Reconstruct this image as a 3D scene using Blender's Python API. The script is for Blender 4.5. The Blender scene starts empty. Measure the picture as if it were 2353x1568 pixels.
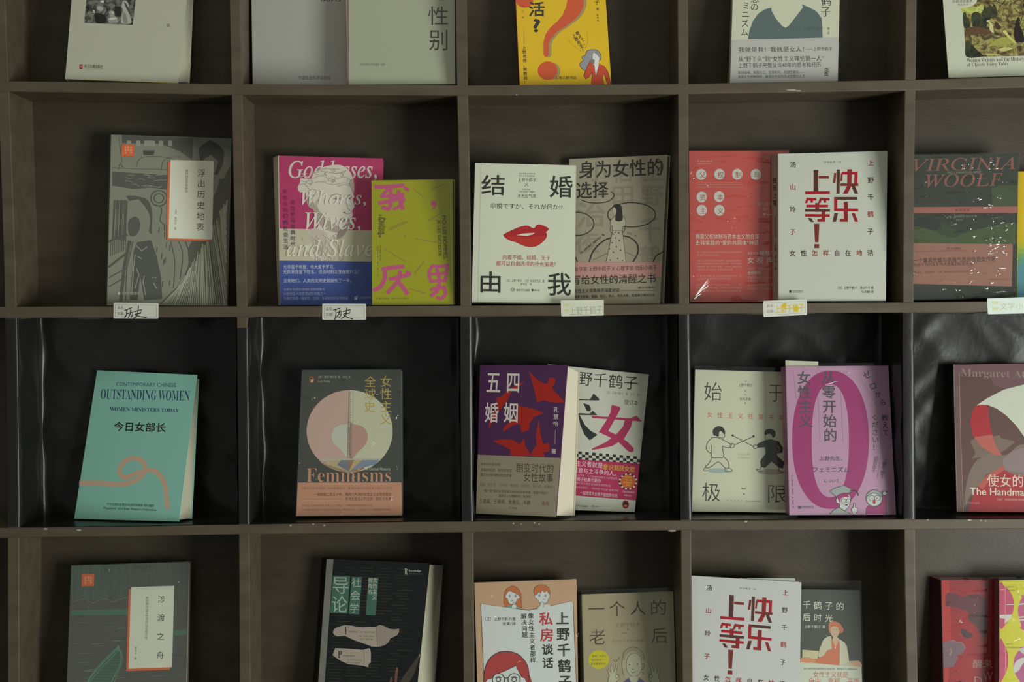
import bpy, bmesh, math, random
from mathutils import Vector, Matrix
from mathutils.geometry import tessellate_polygon

SC = bpy.context.scene
COL = SC.collection
rnd = random.Random(7)
W, H, F = 2353.0, 1568.0, 3000.0

# ------------------------------------------------------------------ camera
Z0 = 1.80                                   # height of the top shelf board in view
CAM = Vector((0.64671, -1.81561, Z0 - 0.30088))
PITCH, YAW, ROLL = -0.0311, 0.02041, -0.00757
fw = Vector((math.sin(YAW) * math.cos(PITCH), math.cos(YAW) * math.cos(PITCH), math.sin(PITCH)))
rt0 = Vector((math.cos(YAW), -math.sin(YAW), 0))
up0 = rt0.cross(fw)
RT = rt0 * math.cos(ROLL) + up0 * math.sin(ROLL)
UP = -rt0 * math.sin(ROLL) + up0 * math.cos(ROLL)
cd = bpy.data.cameras.new('camera')
cam = bpy.data.objects.new('camera', cd)
COL.objects.link(cam)
cam.matrix_world = Matrix(((RT.x, UP.x, -fw.x, CAM.x), (RT.y, UP.y, -fw.y, CAM.y), (RT.z, UP.z, -fw.z, CAM.z), (0, 0, 0, 1)))
cd.sensor_width = 36
cd.lens = F * 36 / W
cd.clip_start = 0.05
SC.camera = cam

# ------------------------------------------------------------------ light and exposure
SC.view_settings.view_transform = 'Standard'
SC.view_settings.look = 'None'
SC.view_settings.gamma = 1
SC.view_settings.exposure = 0
world = bpy.data.worlds.new('room_light')
SC.world = world
world.use_nodes = True
bg = world.node_tree.nodes['Background']
bg.inputs[0].default_value = (0.93, 1.0, 0.93, 1)
bg.inputs[1].default_value = 0.225


def area(name, loc, to, sx, sy, power, color):
    l = bpy.data.lights.new(name, 'AREA')
    l.shape = 'RECTANGLE'
    l.size, l.size_y, l.energy, l.color = sx, sy, power, color
    o = bpy.data.objects.new(name, l)
    COL.objects.link(o)
    o.location = loc
    o.rotation_euler = (Vector(to) - Vector(loc)).to_track_quat('-Z', 'Y').to_euler()
    return o


area('window_daylight', (3.15, -2.2, 0.72), (0.62, 0, 1.45), 1.2, 1.5, 82, (0.97, 1.0, 0.96))
area('ceiling_lamp', (0.55, -1.25, 3.0), (0.6, 0, 1.3), 0.25, 0.25, 3.0, (1, 0.9, 0.75))

# ------------------------------------------------------------------ materials
MATS = {}


def lin(h):
    h = h.lstrip('#')
    out = []
    for i in (0, 2, 4):
        c = int(h[i:i + 2], 16) / 255
        out.append(c / 12.92 if c <= 0.04045 else ((c + 0.055) / 1.055) ** 2.4)
    return out


def plain(h, k=1.6, rough=0.45, spec=0.35):
    """printed or painted colour; k turns the tone seen in the room's light into the surface's own reflectance"""
    key = (h, round(k, 3), rough, spec)
    if key in MATS:
        return MATS[key]
    m = bpy.data.materials.new('ink_' + h.strip('#'))
    m.use_nodes = True
    b = m.node_tree.nodes['Principled BSDF']
    c = [min(0.88, x * k) for x in lin(h)]
    b.inputs['Base Color'].default_value = (*c, 1)
    b.inputs['Roughness'].default_value = rough
    b.inputs['Specular IOR Level'].default_value = spec
    MATS[key] = m
    return m


def nodes(m):
    m.use_nodes = True
    return m.node_tree.nodes, m.node_tree.links, m.node_tree.nodes['Principled BSDF']


def wood_paint(name='brown_board_paint', f=1.0):
    m = bpy.data.materials.new(name)
    n, l, b = nodes(m)
    tc = n.new('ShaderNodeTexCoord')
    mp = n.new('ShaderNodeMapping')
    mp.inputs['Scale'].default_value = (3, 12, 12)
    l.new(tc.outputs['Object'], mp.inputs[0])
    nz = n.new('ShaderNodeTexNoise')
    nz.inputs['Scale'].default_value = 4
    nz.inputs['Detail'].default_value = 8
    l.new(mp.outputs[0], nz.inputs['Vector'])
    cr = n.new('ShaderNodeValToRGB')
    cr.color_ramp.elements[0].position = 0.3
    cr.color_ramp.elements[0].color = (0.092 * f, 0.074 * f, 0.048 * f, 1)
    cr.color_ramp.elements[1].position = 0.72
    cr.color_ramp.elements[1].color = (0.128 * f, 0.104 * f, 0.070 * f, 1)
    l.new(nz.outputs['Fac'], cr.inputs[0])
    l.new(cr.outputs[0], b.inputs['Base Color'])
    b.inputs['Roughness'].default_value = 0.42
    b.inputs['Specular IOR Level'].default_value = 0.3
    n2 = n.new('ShaderNodeTexNoise')
    n2.inputs['Scale'].default_value = 60
    n2.inputs['Detail'].default_value = 5
    l.new(mp.outputs[0], n2.inputs['Vector'])
    bp = n.new('ShaderNodeBump')
    bp.inputs['Strength'].default_value = 0.12
    bp.inputs['Distance'].default_value = 0.002
    l.new(n2.outputs['Fac'], bp.inputs['Height'])
    l.new(bp.outputs[0], b.inputs['Normal'])
    return m


def black_film():
    m = bpy.data.materials.new('black_plastic_sheet')
    n, l, b = nodes(m)
    b.inputs['Base Color'].default_value = (0.016, 0.016, 0.0155, 1)
    b.inputs['Roughness'].default_value = 0.29
    b.inputs['Specular IOR Level'].default_value = 0.34
    tc = n.new('ShaderNodeTexCoord')
    nz = n.new('ShaderNodeTexNoise')
    nz.inputs['Scale'].default_value = 22
    nz.inputs['Detail'].default_value = 5
    nz.inputs['Distortion'].default_value = 1.2
    l.new(tc.outputs['Object'], nz.inputs['Vector'])
    bp = n.new('ShaderNodeBump')
    bp.inputs['Strength'].default_value = 0.10
    bp.inputs['Distance'].default_value = 0.006
    l.new(nz.outputs['Fac'], bp.inputs['Height'])
    l.new(bp.outputs[0], b.inputs['Normal'])
    return m


def clear_film(name, scale, strength, stretch=(1, 1, 1), gloss=0.10, rough=0.12, ridge=None):
    m = bpy.data.materials.new(name)
    m.use_nodes = True
    n, l = m.node_tree.nodes, m.node_tree.links
    n.clear()
    out = n.new('ShaderNodeOutputMaterial')
    tr = n.new('ShaderNodeBsdfTransparent')
    tr.inputs[0].default_value = (0.97, 0.98, 0.97, 1)
    gl = n.new('ShaderNodeBsdfGlossy')
    gl.inputs['Roughness'].default_value = rough
    mx = n.new('ShaderNodeMixShader')
    mx.inputs[0].default_value = gloss
    tc = n.new('ShaderNodeTexCoord')
    mp = n.new('ShaderNodeMapping')
    mp.inputs['Scale'].default_value = stretch
    nz = n.new('ShaderNodeTexNoise')
    nz.inputs['Scale'].default_value = scale
    nz.inputs['Detail'].default_value = 4
    nz.inputs['Distortion'].default_value = 0.8
    bp = n.new('ShaderNodeBump')
    bp.inputs['Strength'].default_value = strength
    bp.inputs['Distance'].default_value = 0.006
    l.new(tc.outputs['Object'], mp.inputs[0])
    l.new(mp.outputs[0], nz.inputs['Vector'])
    if ridge:                                # taut film with a few sharp wrinkles
        cr = n.new('ShaderNodeValToRGB')
        cr.color_ramp.elements[0].position, cr.color_ramp.elements[1].position = ridge
        l.new(nz.outputs['Fac'], cr.inputs[0])
        l.new(cr.outputs[0], bp.inputs['Height'])
    else:
        l.new(nz.outputs['Fac'], bp.inputs['Height'])
    l.new(bp.outputs[0], gl.inputs['Normal'])
    l.new(tr.outputs[0], mx.inputs[1])
    l.new(gl.outputs[0], mx.inputs[2])
    l.new(mx.outputs[0], out.inputs[0])
    return m


def paper_edge(name, c1, c2):
    m = bpy.data.materials.new(name)
    n, l, b = nodes(m)
    tc = n.new('ShaderNodeTexCoord')
    wv = n.new('ShaderNodeTexWave')
    wv.bands_direction = 'Y'
    wv.inputs['Scale'].default_value = 260
    wv.inputs['Distortion'].default_value = 2.0
    l.new(tc.outputs['Object'], wv.inputs['Vector'])
    mx = n.new('ShaderNodeValToRGB')
    mx.color_ramp.elements[0].color = (*[x * 1.6 for x in lin(c1)], 1)
    mx.color_ramp.elements[1].color = (*[x * 1.6 for x in lin(c2)], 1)
    l.new(wv.outputs['Fac'], mx.inputs[0])
    l.new(mx.outputs[0], b.inputs['Base Color'])
    b.inputs['Roughness'].default_value = 0.8
    return m


def painted_picture(name, cols, scale):
    """a printed picture: patches of colour from layered noise"""
    m = bpy.data.materials.new(name)
    n, l, b = nodes(m)
    tc = n.new('ShaderNodeTexCoord')
    nz = n.new('ShaderNodeTexNoise')
    nz.inputs['Scale'].default_value = scale
    nz.inputs['Detail'].default_value = 7
    nz.inputs['Distortion'].default_value = 1.5
    l.new(tc.outputs['Object'], nz.inputs['Vector'])
    cr = n.new('ShaderNodeValToRGB')
    e = cr.color_ramp.elements
    while len(e) < len(cols):
        e.new(0.5)
    for i, c in enumerate(cols):
        e[i].position = 0.3 + 0.4 * i / (len(cols) - 1)
        e[i].color = (*[x * 1.7 for x in lin(c)], 1)
    l.new(nz.outputs['Fac'], cr.inputs[0])
    l.new(cr.outputs[0], b.inputs['Base Color'])
    b.inputs['Roughness'].default_value = 0.5
    return m


WOOD = wood_paint()
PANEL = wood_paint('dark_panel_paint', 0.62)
BLACK = black_film()
PAGE = paper_edge('page_edges', '#8f8c78', '#a5a28c')
CREAM = paper_edge('cream_page_edges', '#aea893', '#b4ae9a')
WRAP = clear_film('shrink_wrap_film', 26, 0.5, (1, 1, 2.0), 0.06, 0.10, (.62, .72))
CRINKLE = clear_film('crinkled_wrap_film', 30, 0.8, (.8, 1, 3.5), 0.11, 0.085, (.60, .72))
SLEEVE = clear_film('clear_book_sleeve', 6, 0.25, (1, 1, 1), 0.07, 0.10)

# ------------------------------------------------------------------ basic helpers


def ray(x, y):
    return fw + RT * ((x - W / 2) / F) - UP * ((y - H / 2) / F)


def pt(x, y, d):
    """the point of the plane d metres behind the shelf fronts that the photograph shows at pixel x, y"""
    r = ray(x, y)
    return CAM + r * ((d - CAM.y) / r.y)


def mesh_obj(name, vs, fs, mats, parent=None, mi=None, smooth=False):
    me = bpy.data.meshes.new(name)
    me.from_pydata([tuple(v) for v in vs], [], fs)
    for m in (mats if isinstance(mats, (list, tuple)) else [mats]):
        me.materials.append(m)
    if mi:
        me.polygons.foreach_set('material_index', mi)
    if smooth:
        me.polygons.foreach_set('use_smooth', [True] * len(fs))
    me.update()
    o = bpy.data.objects.new(name, me)
    COL.objects.link(o)
    if parent:
        o.parent = parent
    return o


BOXF = [(0, 1, 2, 3), (7, 6, 5, 4), (0, 4, 5, 1), (1, 5, 6, 2), (2, 6, 7, 3), (3, 7, 4, 0)]


def hexa(name, front, back, mats, parent=None, bevel=0):
    """eight corners: front and back quads, each bottom-left, bottom-right, top-right, top-left"""
    o = mesh_obj(name, list(front) + list(back), BOXF, mats, parent)
    if bevel:
        b = o.modifiers.new('soft_edges', 'BEVEL')
        b.width, b.segments = bevel, 2
        b.limit_method = 'NONE'
    return o


def join_into(o, vs, fs, mats, mi):
    """add printed faces to a part's own mesh"""
    me = o.data
    v0 = [tuple(v.co) for v in me.vertices]
    f0 = [tuple(p.vertices) for p in me.polygons]
    m0 = [p.material_index for p in me.polygons]
    old = list(me.materials)
    n, k = len(v0), len(old)
    new = bpy.data.meshes.new(me.name)
    new.from_pydata(v0 + [tuple(v) for v in vs], [], f0 + [tuple(i + n for i in f) for f in fs])
    for m in old + mats:
        new.materials.append(m)
    new.polygons.foreach_set('material_index', m0 + [i + k for i in mi])
    new.update()
    o.data = new
    bpy.data.meshes.remove(me)


def tag(o, label, cat, group=None, kind=None):
    o['label'] = label
    o['category'] = cat
    if group:
        o['group'] = group
    if kind:
        o['kind'] = kind
    return o


def empty(name, M):
    o = bpy.data.objects.new(name, None)
    COL.objects.link(o)
    o.empty_display_size = 0.05
    o.matrix_world = M
    return o


# lettering ---------------------------------------------------------
TC = bpy.data.curves.new('lettering', 'FONT')
TC.resolution_u = 2
TO = bpy.data.objects.new('lettering', TC)
GC = {}


def ital(s):
    return ''.join('\u210e' if c == 'h' else chr(0x1d434 + ord(c) - 65) if 'A' <= c <= 'Z' else chr(0x1d44e + ord(c) - 97) if 'a' <= c <= 'z' else c for c in s)


def serif(s):
    return ''.join(chr(0x1d400 + ord(c) - 65) if 'A' <= c <= 'Z' else chr(0x1d41a + ord(c) - 97) if 'a' <= c <= 'z' else c for c in s)


def glyphs(s, b=0.0):
    key = (s, b)
    if key in GC:
        return GC[key]
    TC.body = s
    TC.offset = b if b < 0 else 0
    me = bpy.data.meshes.new_from_object(TO)
    vs = [(v.co.x, v.co.y) for v in me.vertices]
    fs = [tuple(p.vertices) for p in me.polygons]
    bpy.data.meshes.remove(me)
    n0 = len(vs)
    if b > 0:                                # heavier weight: strokes thickened by overlaid offsets
        V0, F0, vs, fs = vs, fs, [], []
        for k in range(6):
            dx, dy = b * math.cos(k * math.pi / 3), b * math.sin(k * math.pi / 3)
            n = len(vs)
            vs += [(x + dx, y + dy) for x, y in V0]
            fs += [tuple(i + n for i in f) for f in F0]
    GC[key] = (vs, fs, [1.5e-6 * (i // max(n0, 1)) for i in range(len(vs))])
    return GC[key]


def spline(p, closed, n=6):
    out = []
    N = len(p)
    for i in range(N if closed else N - 1):
        a = p[(i - 1) % N] if closed or i > 0 else p[0]
        b, c = p[i], p[(i + 1) % N]
        d = p[(i + 2) % N] if closed or i + 2 < N else p[-1]
        for k in range(n):
            t = k / n
            out.append(tuple(0.5 * (2 * b[j] + (c[j] - a[j]) * t + (2 * a[j] - 5 * b[j] + 4 * c[j] - d[j]) * t * t + (3 * b[j] - a[j] - 3 * c[j] + d[j]) * t ** 3) for j in (0, 1)))
    if not closed:
        out.append(p[-1])
    return out


class Sheet:
    """a flat printed face with a local frame: X along its width, Z up its height, Y into its depth"""

    def frame(s, BL, BR, TL):
        u = (BR - BL).normalized()
        v = TL - BL
        v = (v - u * v.dot(u)).normalized()
        s.org, s.u, s.v, s.n = BL, u, v, v.cross(u)
        s.M = Matrix(((u.x, s.n.x, v.x, BL.x), (u.y, s.n.y, v.y, BL.y), (u.z, s.n.z, v.z, BL.z), (0, 0, 0, 1)))
        s.Mi = s.M.inverted()
        s.z = -2e-5
        s.ink = {}
        s.fr = None
        s.target = None
        s.tname = 'cover_print'
        s.crop(0, 0, 1)

    def crop(s, ox, oy, sc):
        s.map = lambda x, y: (ox + x / sc, oy + y / sc)
        s.sc = sc

    def aff(s, src, dst, sc):
        (x0, y0), (x1, y1), (x2, y2) = src
        A = Matrix(((x0, y0, 1), (x1, y1, 1), (x2, y2, 1))).inverted()
        cx = A @ Vector([d[0] for d in dst])
        cy = A @ Vector([d[1] for d in dst])
        s.map = lambda x, y: (cx[0] * x + cx[1] * y + cx[2], cy[0] * x + cy[1] * y + cy[2])
        s.sc = sc

    def hit(s, px, py):
        r = ray(px, py)
        return CAM + r * ((s.org - CAM).dot(s.n) / r.dot(s.n))

    def lp(s, x, y):
        p = s.Mi @ s.hit(*s.map(x, y))
        if s.fr:                             # print ends at the cover's edge
            a, b = s.fr[0], s.fr[1]
            t_ = min(max((p.z - a.z) / max(s.fr[3].z - a.z, 1e-6), 0), 1)
            px = min(max(p.x, a.x + (s.fr[3].x - a.x) * t_), b.x + (s.fr[2].x - b.x) * t_)
            return (px, max(p.z, a.z + (b.z - a.z) * (px - a.x) / (b.x - a.x) + 1e-5))
        return (p.x, p.z)

    def add(s, vs, fs, col, dz=None):
        L = s.ink.setdefault(col, ([], []))
        n = len(L[0])
        L[0].extend((p[0], s.z - (dz[i] if dz else 0), p[1]) for i, p in enumerate(vs))
        for f in fs:
            # keep every face turned to the viewer
            a, b, c = vs[f[0]], vs[f[1]], vs[f[2]]
            cr = (b[0] - a[0]) * (c[1] - a[1]) - (b[1] - a[1]) * (c[0] - a[0])
            L[1].append(tuple(i + n for i in (f if cr > 0 else f[::-1])))
        s.zp = s.z
        s.z -= (max(dz) if dz else 0) + 4e-6

    def same(s):
        """the next mark may share the last one's layer"""
        s.z = s.zp - 4e-7

    def P(s, p, col, c=False):
        if c:
            p = spline(p, True)
        q = [s.lp(*a) for a in p]
        tri = tessellate_polygon([[Vector((a[0], a[1], 0)) for a in q]])
        s.add(q, [tuple(t) for t in tri], col)

    def L(s, p, w, col, c=False, closed=False):
        if c:
            p = spline(p, closed)
        q = [Vector(s.lp(*a)) for a in p]
        hw = w / s.sc * s.kx / 2
        N = len(q)
        vs, fs = [], []
        for i in range(N):
            a = q[(i - 1) % N] if closed or i > 0 else q[i]
            b = q[(i + 1) % N] if closed or i + 1 < N else q[i]
            t = b - a
            if t.length < 1e-9:
                t = Vector((1, 0))
            t.normalize()
            e = Vector((0, 0))
            if not closed and (i == 0 or i == N - 1):
                e = t * hw * (0.6 if i else -0.6)
            nn = Vector((-t.y, t.x)) * hw
            vs += [tuple(q[i] + nn + e), tuple(q[i] - nn + e)]
        for i in range(N if closed else N - 1):
            j = (i + 1) % N
            fs.append((2 * i, 2 * i + 1, 2 * j + 1, 2 * j))
        s.add(vs, fs, col, [3e-7 * (i // 2) % 6e-6 for i in range(len(vs))])

    def E(s, x, y, rx, ry, col, n=36, a0=0, a1=360):
        pts = [(x + rx * math.cos(math.radians(a0 + (a1 - a0) * i / n)), y + ry * math.sin(math.radians(a0 + (a1 - a0) * i / n))) for i in range(n + (a1 - a0 < 360))]
        s.P(pts, col)

    def O(s, x, y, rx, ry, w, col, a0=0, a1=360, n=40):
        full = a1 - a0 >= 360
        pts = [(x + rx * math.cos(math.radians(a0 + (a1 - a0) * i / n)), y + ry * math.sin(math.radians(a0 + (a1 - a0) * i / n))) for i in range(n if full else n + 1)]
        s.L(pts, w, col, closed=full)

    def T(s, t, x, y, w, h, col, rot=0, b=0.0):
        vs, fs, dz = glyphs(t, b)
        if not vs:
            return
        x0, x1 = min(v[0] for v in vs), max(v[0] for v in vs)
        y0, y1 = min(v[1] for v in vs), max(v[1] for v in vs)
        a = s.kx * w / s.sc / max(x1 - x0, 1e-6)
        d = s.ky * h / s.sc / max(y1 - y0, 1e-6)
        cx, cy = s.lp(x, y)
        co, si = math.cos(math.radians(rot)), math.sin(math.radians(rot))
        out = []
        for p, q in vs:
            p, q = (p - (x0 + x1) / 2) * a, (q - (y0 + y1) / 2) * d
            out.append((cx + p * co - q * si, cy + p * si + q * co))
        s.add(out, fs, col, dz)

    def S(s, t, x0, y0, x1, y1, size, col, b=0.0, rot=0):
        """characters spaced evenly from one centre to another"""
        if isinstance(col, str):
            col = [col]
        n = len(t)
        for i, ch in enumerate(t):
            if ch == ' ':
                continue
            f = i / max(1, n - 1)
            vs, fs, dz = glyphs(ch, b)
            k = size / s.sc * 1.06
            cx, cy = s.lp(x0 + (x1 - x0) * f, y0 + (y1 - y0) * f)
            co, si = math.cos(math.radians(rot)), math.sin(math.radians(rot))
            out = []
            for p, q in vs:
                p, q = (p - 0.5) * k * s.kx, (q - 0.38) * k * s.ky
                out.append((cx + p * co - q * si, cy + p * si + q * co))
            s.add(out, fs, col[i % len(col)], dz)
            s.same()
        s.z -= 1.2e-5

    def flush(s):
        """write the ink collected so far as one mesh under the current target"""
        vs, fs, mi, mats = [], [], [], []
        for col, (v, f) in s.ink.items():
            n = len(vs)
            vs += v
            fs += [tuple(i + n for i in a) for a in f]
            mi += [len(mats)] * len(f)
            mats.append(col if not isinstance(col, str) else plain(col, s.k, s.rough))
        s.ink = {}
        if vs:
            join_into(s.target, vs, fs, mats, mi)


# ------------------------------------------------------------------ bookshelf
DEP = 0.092
VL = {0: [(0, 11.5), (190, 19), (214, 21), (330, 25.4), (620, 35), (700, 36.7), (735, 37.9), (815, 39.8), (1150, 44), (1250, 43), (1568, 43.6)],
      1: [(0, 551.5), (190, 556), (400, 560), (620, 565.4), (700, 567.6), (800, 569), (1120, 572.4), (1250, 573), (1568, 575)],
      2: [(0, 1072), (190, 1074.5), (400, 1079.5), (620, 1082), (700, 1082.6), (800, 1082.7), (1120, 1085), (1230, 1087), (1340, 1087.9), (1568, 1089.9)],
      3: [(0, 1581), (190, 1582), (620, 1583.3), (740, 1584), (1120, 1587.8), (1320, 1589), (1568, 1592)],
      4: [(0, 2107), (183, 2104.5), (400, 2101.5), (620, 2100), (800, 2099.6), (1120, 2102), (1340, 2103.9), (1568, 2109.3)]}
WID = {0: 26, 1: 24.5, 2: 25, 3: 24, 4: 25}
SH = {0: [(0, 186, 210.5), (530, 192.6, 218), (1075, 196.4, 220), (1560, 192.6, 216.8), (2090, 183.5, 208.5), (2353, 176, 201.7)],
      1: [(0, 705.5, 731), (150, 704.4, 730.7), (560, 704.2, 729), (1070, 702.9, 727.1), (1240, 702.3, 726.9), (1450, 700.4, 724), (1570, 698, 722), (2060, 695, 719), (2250, 693, 717.6), (2353, 691.5, 716)],
      2: [(0, 1213.7, 1237), (300, 1211, 1233), (450, 1207.4, 1230), (590, 1205.7, 1228), (750, 1202.3, 1226.5), (950, 1200, 1225), (1075, 1199.3, 1224), (1250, 1198, 1221.4), (1450, 1197, 1220), (1750, 1196, 1219), (2060, 1194, 1218), (2353, 1193, 1216)]}


def interp(tab, x):
    if x <= tab[0][0]:
        return tab[0][1]
    for (a, b), (c, d) in zip(tab, tab[1:]):
        if x <= c:
            return b + (d - b) * (x - a) / (c - a)
    return tab[-1][1]


TOPZ, BOTZ = {}, {}                          # world height of each board's upper and lower face along x
for j, rows in SH.items():
    a = [pt(x, t, 0) for x, t, b in rows]
    c = [pt(x, b, 0) for x, t, b in rows]
    TOPZ[j] = [(-0.42, a[0].z)] + [(p.x, p.z) for p in a] + [(1.72, a[-1].z)]
    BOTZ[j] = [(-0.42, c[0].z)] + [(p.x, p.z) for p in c] + [(1.72, c[-1].z)]
TOPZ[-1] = [(-0.42, Z0 + 0.306), (1.72, Z0 + 0.306)]
BOTZ[-1] = [(-0.42, Z0 + 0.291), (1.72, Z0 + 0.291)]
TOPZ[3] = [(-0.42, Z0 - 0.934), (1.72, Z0 - 0.934)]
BOTZ[3] = [(-0.42, Z0 - 0.949), (1.72, Z0 - 0.949)]

shelf = empty('bookshelf', Matrix.Translation((0.62, 0, 0)))
tag(shelf, 'brown painted wall bookshelf divided into a grid of shallow square compartments', 'bookshelf')
off = Vector((-0.62, 0, 0))


def board(name, j):
    xs = sorted({p[0] for p in TOPZ[j]} | {p[0] for p in BOTZ[j]})
    vs, fs = [], []
    for x in xs:
        t, b = interp(TOPZ[j], x), interp(BOTZ[j], x)
        e = 0.0013                           # eased front edges
        ar = [(e - e * math.sin(a), e - e * math.cos(a)) for a in (0, .52, 1.05, 1.57)]
        ring = [(y, b + z) for y, z in ar] + [(y, t - z) for y, z in ar[::-1]] + [(DEP, t), (DEP, b)]
        vs += [Vector((x, y, z)) + off for y, z in ring]
    n = len(xs)
    for i in range(n - 1):
        for k in range(10):
            m = (k + 1) % 10
            fs.append((10 * i + k, 10 * i + m, 10 * i + 10 + m, 10 * i + 10 + k))
    fs += [tuple(range(9, -1, -1)), tuple(10 * (n - 1) + k for k in range(10))]
    return mesh_obj(name, vs, [f[::-1] for f in fs], WOOD, shelf)


BOARDS = {j: board('shelf_board', j) for j in (-1, 0, 1, 2, 3)}


def edge_x(i, z):
    """world x of a divider's right and left front edges at height z"""
    y = H / 2
    if i < 0 or i > 4:
        x = -0.297 if i < 0 else 1.572
        return x, x - 0.015
    for _ in range(3):
        xr = interp(VL[i], y)
        p = pt(xr, y, 0)
        d = Vector((p.x, 0, z)) - CAM
        k = d.dot(fw)
        y = H / 2 - F * d.dot(UP) / k
    xr = interp(VL[i], y)
    return pt(xr, y, 0).x, pt(xr - WID[i], y, 0).x


def divider(i, r):
    up, dn = r - 1, r
    xm = edge_x(i, Z0 - 0.31 * r + 0.15)[0]
    zt, zb = interp(BOTZ[up], xm) + 0.0003, interp(TOPZ[dn], xm) - 0.0003
    vs, fs = [], []
    N = 12
    for k in range(N):
        z = zb + (zt - zb) * k / (N - 1)
        r_, l_ = edge_x(i, z)
        e = 0.0013
        ar = [(e - e * math.sin(a), e - e * math.cos(a)) for a in (0, .52, 1.05, 1.57)]
        vs += [Vector((x, y, z)) + off for x, y in [(l_ + b_, a_ + .0003) for a_, b_ in ar] + [(r_ - b_, a_ + .0003) for a_, b_ in ar[::-1]] + [(r_, DEP), (l_, DEP)]]
    for k in range(N - 1):
        for m in range(10):
            q = (m + 1) % 10
            fs.append((10 * k + m, 10 * k + q, 10 * k + 10 + q, 10 * k + 10 + m))
    fs += [tuple(range(9, -1, -1)), tuple(10 * (N - 1) + m for m in range(10))]
    return mesh_obj('divider', vs, fs, WOOD, shelf)


for r in range(4):
    for i in range(-1, 6):
        divider(i, r)


def slab(name, x0, x1, y0, y1, z0, z1, m, parent=None, o=Vector((0, 0, 0)), bevel=0):
    f = [Vector(p) + o for p in ((x0, y0, z0), (x1, y0, z0), (x1, y0, z1), (x0, y0, z1))]
    b = [Vector(p) + o for p in ((x0, y1, z0), (x1, y1, z0), (x1, y1, z1), (x0, y1, z1))]
    return hexa(name, f, b, m, parent, bevel)


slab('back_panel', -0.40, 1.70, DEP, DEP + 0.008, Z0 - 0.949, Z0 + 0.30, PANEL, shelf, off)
slab('base_cabinet', -0.40, 1.70, 0.004, DEP + 0.008, 0.0, Z0 - 0.951, WOOD, shelf, off)
wall = slab('wall_back', -3, 4.4, DEP + 0.012, DEP + 0.1, -0.02, 3.0, plain('#6f6d66', 1.6, 0.8))
wall['kind'] = 'structure'
floor = slab('floor', -3, 4.4, -4, DEP + 0.1, -0.1, -0.001, plain('#4a443c', 1.6, 0.6))
floor['kind'] = 'structure'

# chips of bare board along the front edges
chips = []
for x, y, w in ((1187, 218, 5), (1820, 207, 26), (1835, 209, 16), (105, 1216, 10), (182, 1219, 14), (668, 1208, 7), (720, 1205, 5), (745, 1208, 6), (1180, 1203, 5),
                (1198, 1205, 4), (1228, 1202, 6), (1239, 1205, 4), (1545, 1220, 22), (1714, 1199, 9), (2228, 1196, 10), (2254, 1197, 5), (2132, 1195, 4), (2265, 1198, 4)):
    q = []
    for k in range(7):
        a = k * 2 * math.pi / 7
        p = pt(x + w / 2 * math.cos(a) * rnd.uniform(.7, 1.1), y + min(w / 2, 2.4) * math.sin(a) * rnd.uniform(.6, 1.1), -0.00012)
        q.append(p + off)
    chips.append((y, q))
for j, lo, hi in ((0, 0, 400), (2, 1000, 1400)):
    vs, fs = [], []
    for y, q in chips:
        if lo < y < hi:
            fs.append(tuple(range(len(vs), len(vs) + len(q)))[::-1])
            vs += q
    join_into(BOARDS[j], vs, fs, [plain('#8d8a76', 1.5, 0.8)], [0] * len(fs))

# ------------------------------------------------------------------ black plastic lining of the third row


def shelf_z(j, x):
    return interp(TOPZ[j], x)


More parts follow.
